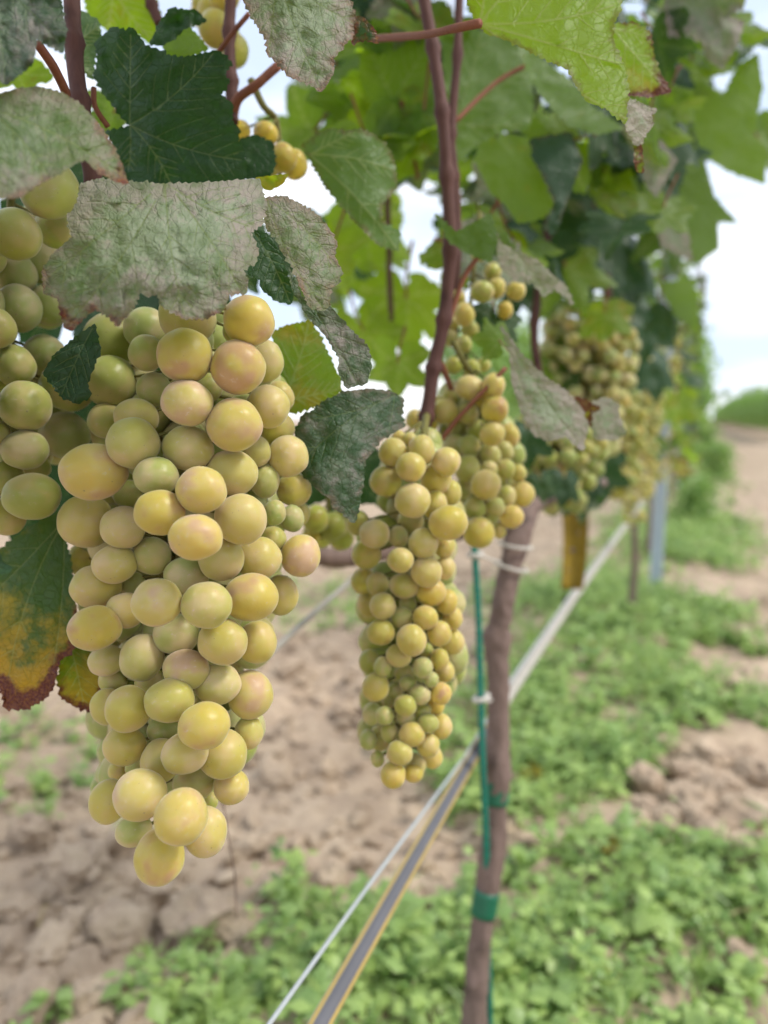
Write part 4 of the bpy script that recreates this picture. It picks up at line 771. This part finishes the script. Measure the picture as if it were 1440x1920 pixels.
# bunches further down the row
random_bunch('blurred full bunch of pale green grapes hanging above the pale mildewed leaf', P(1100, 545, .98), .20, .064, .0100, .25, n=300, seed=3, blo=.9)
random_bunch('blurred dark bunch of grapes in shade left of the ochre strip', P(1040, 755, .86), .10, .058, .0095, .0, n=230, seed=4, blo=.4)
random_bunch('small blurred bunch of yellow grapes left of the metal post', P(1165, 700, 1.30), .20, .050, .009, .2, n=130, seed=5, blo=.5)
random_bunch('blurred bunch of golden grapes at the right rim of the near canopy', P(1240, 590, 1.9), .24, .055, .0095, .3, n=130, seed=6, low=True, blo=.5)
random_bunch('blurred bunch of brownish green grapes between vine and metal post', P(1205, 640, 1.55), .22, .055, .0095, .2, n=130, seed=7, low=True, blo=.5)

# ------------------------------------------------------------------ stake, ties, wires, hose
st_pts = [P(886, 960, .672), P(890, 1035, .672), P(897, 1160, .672), P(901, 1300, .672), P(906, 1450, .674), P(911, 1560, .685)]
low = P(918, 1920, .715); st_pts += [P(914, 1720, .705), low, Vector((low.x, low.y, -.04))]
stake = tube('plant_stake', st_pts, lambda t: .0030+.00035*math.sin(t*420), STAKE, None, n=10, sub=26)
tag(stake, 'thin ribbed green stake standing beside the near trunk', 'stake')
def ring(c, rx, ry, r, tilt, mat, parent, name):
    pts = [Vector(c)+RT*(math.cos(a)*rx)+Vector((RT.y*-1, RT.x, 0))*(math.sin(a)*ry)+Vector((0, 0, 1))*math.cos(a)*tilt for a in np.linspace(0, 2*math.pi, 25)]
    return tube(name, pts, r, mat, parent, n=6, sub=1)
c1 = P(958, 1062, .707); tie = empty('plant_tie', c1, 'white string tied round the upper trunk and the green stake', 'tie'); WLOC[tie.name] = c1
ring(c1, .0155, .0155, .0016, -.004, TIE, tie, 'loop'); ring(P(966, 1022, .709), .0155, .0155, .0016, -.002, TIE, tie, 'loop'); ring(P(891, 1040, .672), .006, .006, .0022, .001, TIE, tie, 'knot')
tube('strand', [P(893, 1042, .668), P(912, 1046, .675), P(940, 1056, .69)], .0012, TIE, tie, n=6)
c2 = P(902, 1308, .672); tie2 = empty('plant_tie', c2, 'white knot holding the green stake at the drip line', 'tie'); WLOC[tie2.name] = c2
ring(c2, .0062, .0062, .0024, .002, TIE, tie2, 'loop'); tube('strand', [P(902, 1310, .668), P(915, 1315, .68), P(935, 1305, .715)], .0012, TIE, tie2, n=6)
hpts = [ROWPT(a, b, XR-.012) for a, b in ((600, 1920), (750, 1655), (900, 1395), (957, 1298), (1075, 1122), (1190, 962))]
hy = [q_.y for q_ in hpts]; hzv = [q_.z for q_ in hpts]; hy = [hy[0]-.4]+hy+[5., 14.]; hzv = [hzv[0]+(hzv[0]-hzv[1])/(hpts[1].y-hpts[0].y)*.4]+hzv+[hzv[-1]*.5+.2, .42]
hz = lambda y: float(np.interp(y, hy, hzv))
def hosepath(a, b, n): return [Vector((XR-.012, y, hz(y))) for y in np.concatenate([np.linspace(a, 1.6, 40), np.linspace(1.7, b, n)])]
hp = hosepath(hy[0], 14., 60)
hose = tube('drip_hose', hp, .0062, HOSEPALE, None, n=14, sub=1); tag(hose, 'grey drip hose with yellow edges running the length of the vine row', 'drip hose')
v = (CAM-Vector((XR, .3, .45))).normalized(); vh = Vector((1, 0, .9)).normalized()
def strip(name, a, b, ang0, ang1, rr, mat):
    ys = np.linspace(a, b, 60); vs, fs = [], []
    for y in ys:
        for k in range(5):
            an = ang0+(ang1-ang0)*k/4; vs.append((XR-.012+math.cos(an)*rr, y, hz(y)+math.sin(an)*rr))
    for i in range(59):
        for k in range(4): fs.append((i*5+k, i*5+k+1, i*5+k+6, i*5+k+5))
    o = link(name, pydata(name, vs, fs), mat); place(o, (0, 0, 0), hose); return o
strip('print_band', hy[0], .74, R(28), R(95), .0065, HOSE); strip('edge_stripe', hy[0], .74, R(0), R(26), .00655, STRIPE); strip('edge_stripe', hy[0], .74, R(97), R(125), .00655, STRIPE)
wpts = [ROWPT(a, b, XR-.014) for a, b in ((505, 1920), (690, 1662), (872, 1418))]
wp = [wpts[0]*2-wpts[1]]+wpts+[Vector((XR-.014, y, hz(y)+.011)) for y in np.linspace(.8, 14, 60)]
tag(tube('trellis_wire', wp, .0013, WIRE, None, n=8, sub=1), 'thin pale wire running just above the drip hose', 'wire')
tag(tube('twine', [P(430, 1300, .60), P(510, 1222, .62), P(590, 1148, .66), P(668, 1078, .70), P(720, 1010, .74)], .0026, HOSEPALE, None, n=8), 'pale slanting line between the two front bunches', 'twine')
tag(tube('twig', [P(418, 1500, .52), P(428, 1570, .53), P(440, 1640, .55), P(444, 1720, .56)], .0006, TRUNK, None, n=5), 'thin brown twig dangling below the large bunch', 'twig')
# ochre strip
def strip_thing():
    vs, fs = [], []; n = 14
    for i in range(n+1):
        t = i/n
        for k in range(9):
            u = k/8-.5; w_ = 50-9*t; d = 1.18+.012*math.cos(u*3)*1.2
            vs.append(P(1078+u*w_+4*math.sin(t*3)-6*t, 935+170*t, d+.006*math.sin(t*4)))
    m = len(vs); vs += [p+FW*.0016 for p in vs]
    for i in range(n):
        for k in range(8):
            a = i*9+k; fs.append((a, a+1, a+10, a+9)); fs.append((m+a, m+a+9, m+a+10, m+a+1))
    for i in range(n):
        for k in (0, 8): a = i*9+k; fs.append((a, a+9, a+9+m, a+m))
    for i in (0, n):
        for k in range(8): a = i*9+k; fs.append((a, a+1, a+1+m, a+m))
    o = vs[0].copy(); return pydata('hanging_strip', [p-o for p in vs], fs), o
me, o_ = strip_thing(); so_ = link('hanging_strip', me, TRAP, None, o_); tag(so_, 'ochre yellow strip hanging under the vine behind the near trunk', 'strip')
for a, b, r_ in ((1068, 960, 3.5), (1072, 1032, 4.5), (1085, 1000, 3), (1064, 1070, 3)):
    p = P(a, b, 1.188); vs, fs = tube_geo([p, p+FW*.002], [r_/F*1.2]*2, 8); s_ = link('spot', pydata('spot', [q_-p for q_ in vs], fs), TRUNK); place(s_, p, None); s_.parent = so_; s_.location = p-o_
# metal posts
def post(x, y, top, label):
    bm = bmesh.new(); prof = [(-.024, -.016), (-.024, .016), (-.014, .016), (-.014, .012), (-.020, .012), (-.020, -.010), (.020, -.010), (.020, .012), (.014, .012), (.014, .016), (.024, .016), (.024, -.016), (.006, -.016), (.004, -.011), (-.004, -.011), (-.006, -.016)]
    lo = [bm.verts.new((a, b, -.4)) for a, b in prof]; hi = [bm.verts.new((a, b, top)) for a, b in prof]
    for i in range(len(prof)): bm.faces.new((lo[i], lo[(i+1) % len(prof)], hi[(i+1) % len(prof)], hi[i]))
    bm.faces.new(lo[::-1]); bm.faces.new(hi); bmesh.ops.recalc_face_normals(bm, faces=bm.faces)
    me = bpy.data.meshes.new('vineyard_post'); bm.to_mesh(me); bm.free(); o = link('vineyard_post', me, ZINC); o.location = (x, y, 0); tag(o, label, 'post', 'metal posts of the vine row')
    for k in range(5):
        hb = bmesh.new(); bmesh.ops.create_cube(hb, size=1); 
        for v_ in hb.verts: v_.co = Vector((v_.co.x*.006+.026, v_.co.y*.010-.008, v_.co.z*.022+(.45+.3*k)))
        hm = bpy.data.meshes.new('hook'); hb.to_mesh(hm); hb.free(); h = link('hook', hm, ZINC); h.parent = o
pp = G(1228, 1122); post(pp.x, pp.y, 1.55, 'pale blue grey metal post standing behind the near trunk')
p2 = ROWPT(1280, 760, XR*.9); post(XR*.9, 8.3, 1.85, 'slim pale post far down the row rising above the canopy')

# ================================================================== the vines further down the row
def far_vine(x, y, label, nl, seed, top=1.75, low_z=.62, group=None, spread=.13, lf=1.0, half=.62, bun=0, bl=None):
    rg = random.Random(seed); e = empty('grapevine', (x, y, 0), label, 'grapevine', group); WLOC[e.name] = Vector((x, y, 0))
    tube('trunk', [(x, y, -.05), (x+.01, y+.01, .25), (x-.01, y, .5), (x, y+.03, .64), (x, y+.14, .68)], [.016, .012, .013, .012, .010], TRUNK, e, n=9, sub=5, rough=.12, seed=seed)
    tube('cordon', [(x, y-half, .67), (x, y-.2, .68), (x, y+.1, .67), (x, y+half, .68)], .010, TRUNK, e, n=8, sub=4, rough=.1, seed=seed)
    for k in range(6):
        yy = y-half+half*2*(k+.5)/6; tube('cane', [(x, yy, .67), (x+rg.gauss(0, .03), yy+rg.gauss(0, .03), .95), (x+rg.gauss(0, .06), yy+rg.gauss(0, .05), 1.3), (x+rg.gauss(0, .08), yy+rg.gauss(0, .08), top)], [.005, .004, .003], CANE, e, n=6, sub=4)
    for k in range(nl):
        p = Vector((x+max(-.2, min(.17, rg.gauss(0, spread))), y+rg.uniform(-half, half), low_z+(top-low_z)*rg.random()**1.1))
        put_leaf(e, p, rg.uniform(.04, .062)*lf, Vector((rg.gauss(.6, .5), rg.gauss(-.4, .5), rg.gauss(.5, .4))), Vector((rg.gauss(.2, .5), rg.gauss(0, .5), -1)),
                 dict(g=rg.choice([.05, .1, .3, .5, .7]), yel=rg.choice([0, 0, .1, .3]), mil=rg.choice([0, 0, .1, .3]), brn=rg.choice([0, 0, .1])), rg.randrange(len(GEN)))
    return e
far_vine(XR-.03, 2.8, 'blurred grapevine between the near trunk and the metal post', 170, 21)
far_vine(XR-.05, 4.1, 'blurred grapevine directly behind the metal post', 150, 22)
for i in range(5): far_vine(XR-.03, 5.5+1.35*i, 'grapevine far down the row beyond the metal post', 110, 30+i, group='far vines of the near row', lf=1.15)
for k, (dy, z) in enumerate([(1.8, .70), (2.2, .72), (2.6, .68), (3.1, .70), (3.7, .72)]):
    random_bunch('blurred small bunch of grapes far down the row by the metal post', (XR+.03, dy, z), .17, .05, .0095, .5, 'far bunches of the near row', n=36, seed=40+k, low=True)
# neighbouring rows, seen small at the horizon: trunk and a crown of leaves each
def crown_mesh(seed):
    rg = np.random.default_rng(seed); n = 620; V, T = [], []
    for k in range(n):
        c = np.array([rg.normal()*.17, rg.uniform(-.75, .75), .62+1.15*rg.random()**.9+.12*rg.normal()]); a = rg.normal(size=3); a /= np.linalg.norm(a); b = np.cross(a, rg.normal(size=3)); b /= np.linalg.norm(b); s = rg.uniform(.05, .085)
        i = len(V); V += [c-b*s, c+a*s*.9, c+b*s+np.cross(a, b)*s*.3, c-a*s*.9]; T += [(i, i+1, i+2), (i, i+2, i+3)]
    me = npmesh('crown', np.array(V), np.array(T), False); wv = np.repeat(rg.random(n), 4)*.6; attr(me, 'wv', wv); me.materials.append(WEED); return me
crowns = [crown_mesh(70+i) for i in range(4)]
def far_row(x, y0, n, label, group, step=1.4):
    for i in range(n):
        y = y0+i*step; e = empty('grapevine', (x, y, 0), label, 'grapevine', group); WLOC[e.name] = Vector((x, y, 0))
        if i == 0 or 'ft' not in globals():
            vs, fs = tube_geo([(0, 0, -.05), (.01, 0, .35), (0, 0, .75)], [.02, .016, .014], 6); globals()['ft'] = pydata('trunk', vs, fs); ft.materials.append(TRUNK)
        t_ = link('trunk', ft); t_.parent = e; c_ = link('crown', crowns[i % 4]); c_.parent = e; c_.scale = (1, 1, random.uniform(.85, 1.25))
far_row(XR-.05, 12.3, 40, 'small distant grapevine where the near row runs to the horizon', 'end of the near row')
far_row(2.45, 26., 74, 'small distant grapevine in the row across the bare soil path', 'vines of the row across the path')
far_row(5.0, 60., 24, 'tiny distant grapevine in the second row across the path', 'vines of the second row across the path')
far_row(-2.7, 9., 12, 'distant grapevine in the row behind the near row', 'vines of the row behind', 1.5)
for k, (a, b, s_, lb) in enumerate([(1300, 985, .42, 'blurred low shrub just right of the metal post'), (1340, 905, .55, 'blurred bushy shrub beside the path far behind the metal post'), (1318, 850, .8, 'tallest blurred shrub near the horizon right of the far post')]):
    g = G(a, b); e = empty('shrub', (g.x, g.y, 0), lb, 'shrub'); c_ = link('crown', crowns[k]); c_.parent = e; c_.scale = (s_, s_*.45, s_*.62); c_.location = (0, 0, -.30*s_)
    t_ = link('stem', ft); t_.parent = e; t_.scale = (.5, .5, s_*.5)
# fallen leaves and straw on the weeds
def fallen(px, py, s, props, label):
    g = G(px, py); p = Vector((g.x, g.y, gz(g.x, g.y)+.035)); o = put_leaf(None, p, s, Vector((.2, -.3, 1)), Vector((random.random()-.5, 1, 0)), props); o.name = 'fallen_leaf'; tag(o, label, 'leaf'); return o
fallen(1000, 1480, .042, dict(g=.8, yel=.7, brn=.25), 'fallen yellow and brown leaf on the weeds right of the trunk')
fallen(1110, 1225, .030, dict(g=.8, yel=.8, brn=.1), 'small orange leaf lying on the weeds beyond the drip hose')
fallen(1150, 1640, .030, dict(g=.6, yel=.6, brn=.6), 'brown dry leaf lying among the near weeds')
for i, (a, b, c, d_) in enumerate([(1330, 1745, 1440, 1715), (330, 1760, 300, 1830), (90, 1660, 70, 1720), (150, 1290, 20, 1420), (200, 1330, 110, 1400)]):
    g0, g1 = G(a, b, .03), G(c, d_, .03); g0.z = gz(g0.x, g0.y)+.02; g1.z = gz(g1.x, g1.y)+.03
    tag(tube('straw', [g0, (g0+g1)/2+Vector((0, 0, .012)), g1], .0016, STRAW, None, n=6), ['dry straw on the weeds at the right edge', 'dry straw in the soil below the large bunch', 'dry straw on the soil at the lower left', 'long pale straw on the weeds behind the yellow leaf', 'short pale straw beside the long one behind the yellow leaf'][i], 'straw')
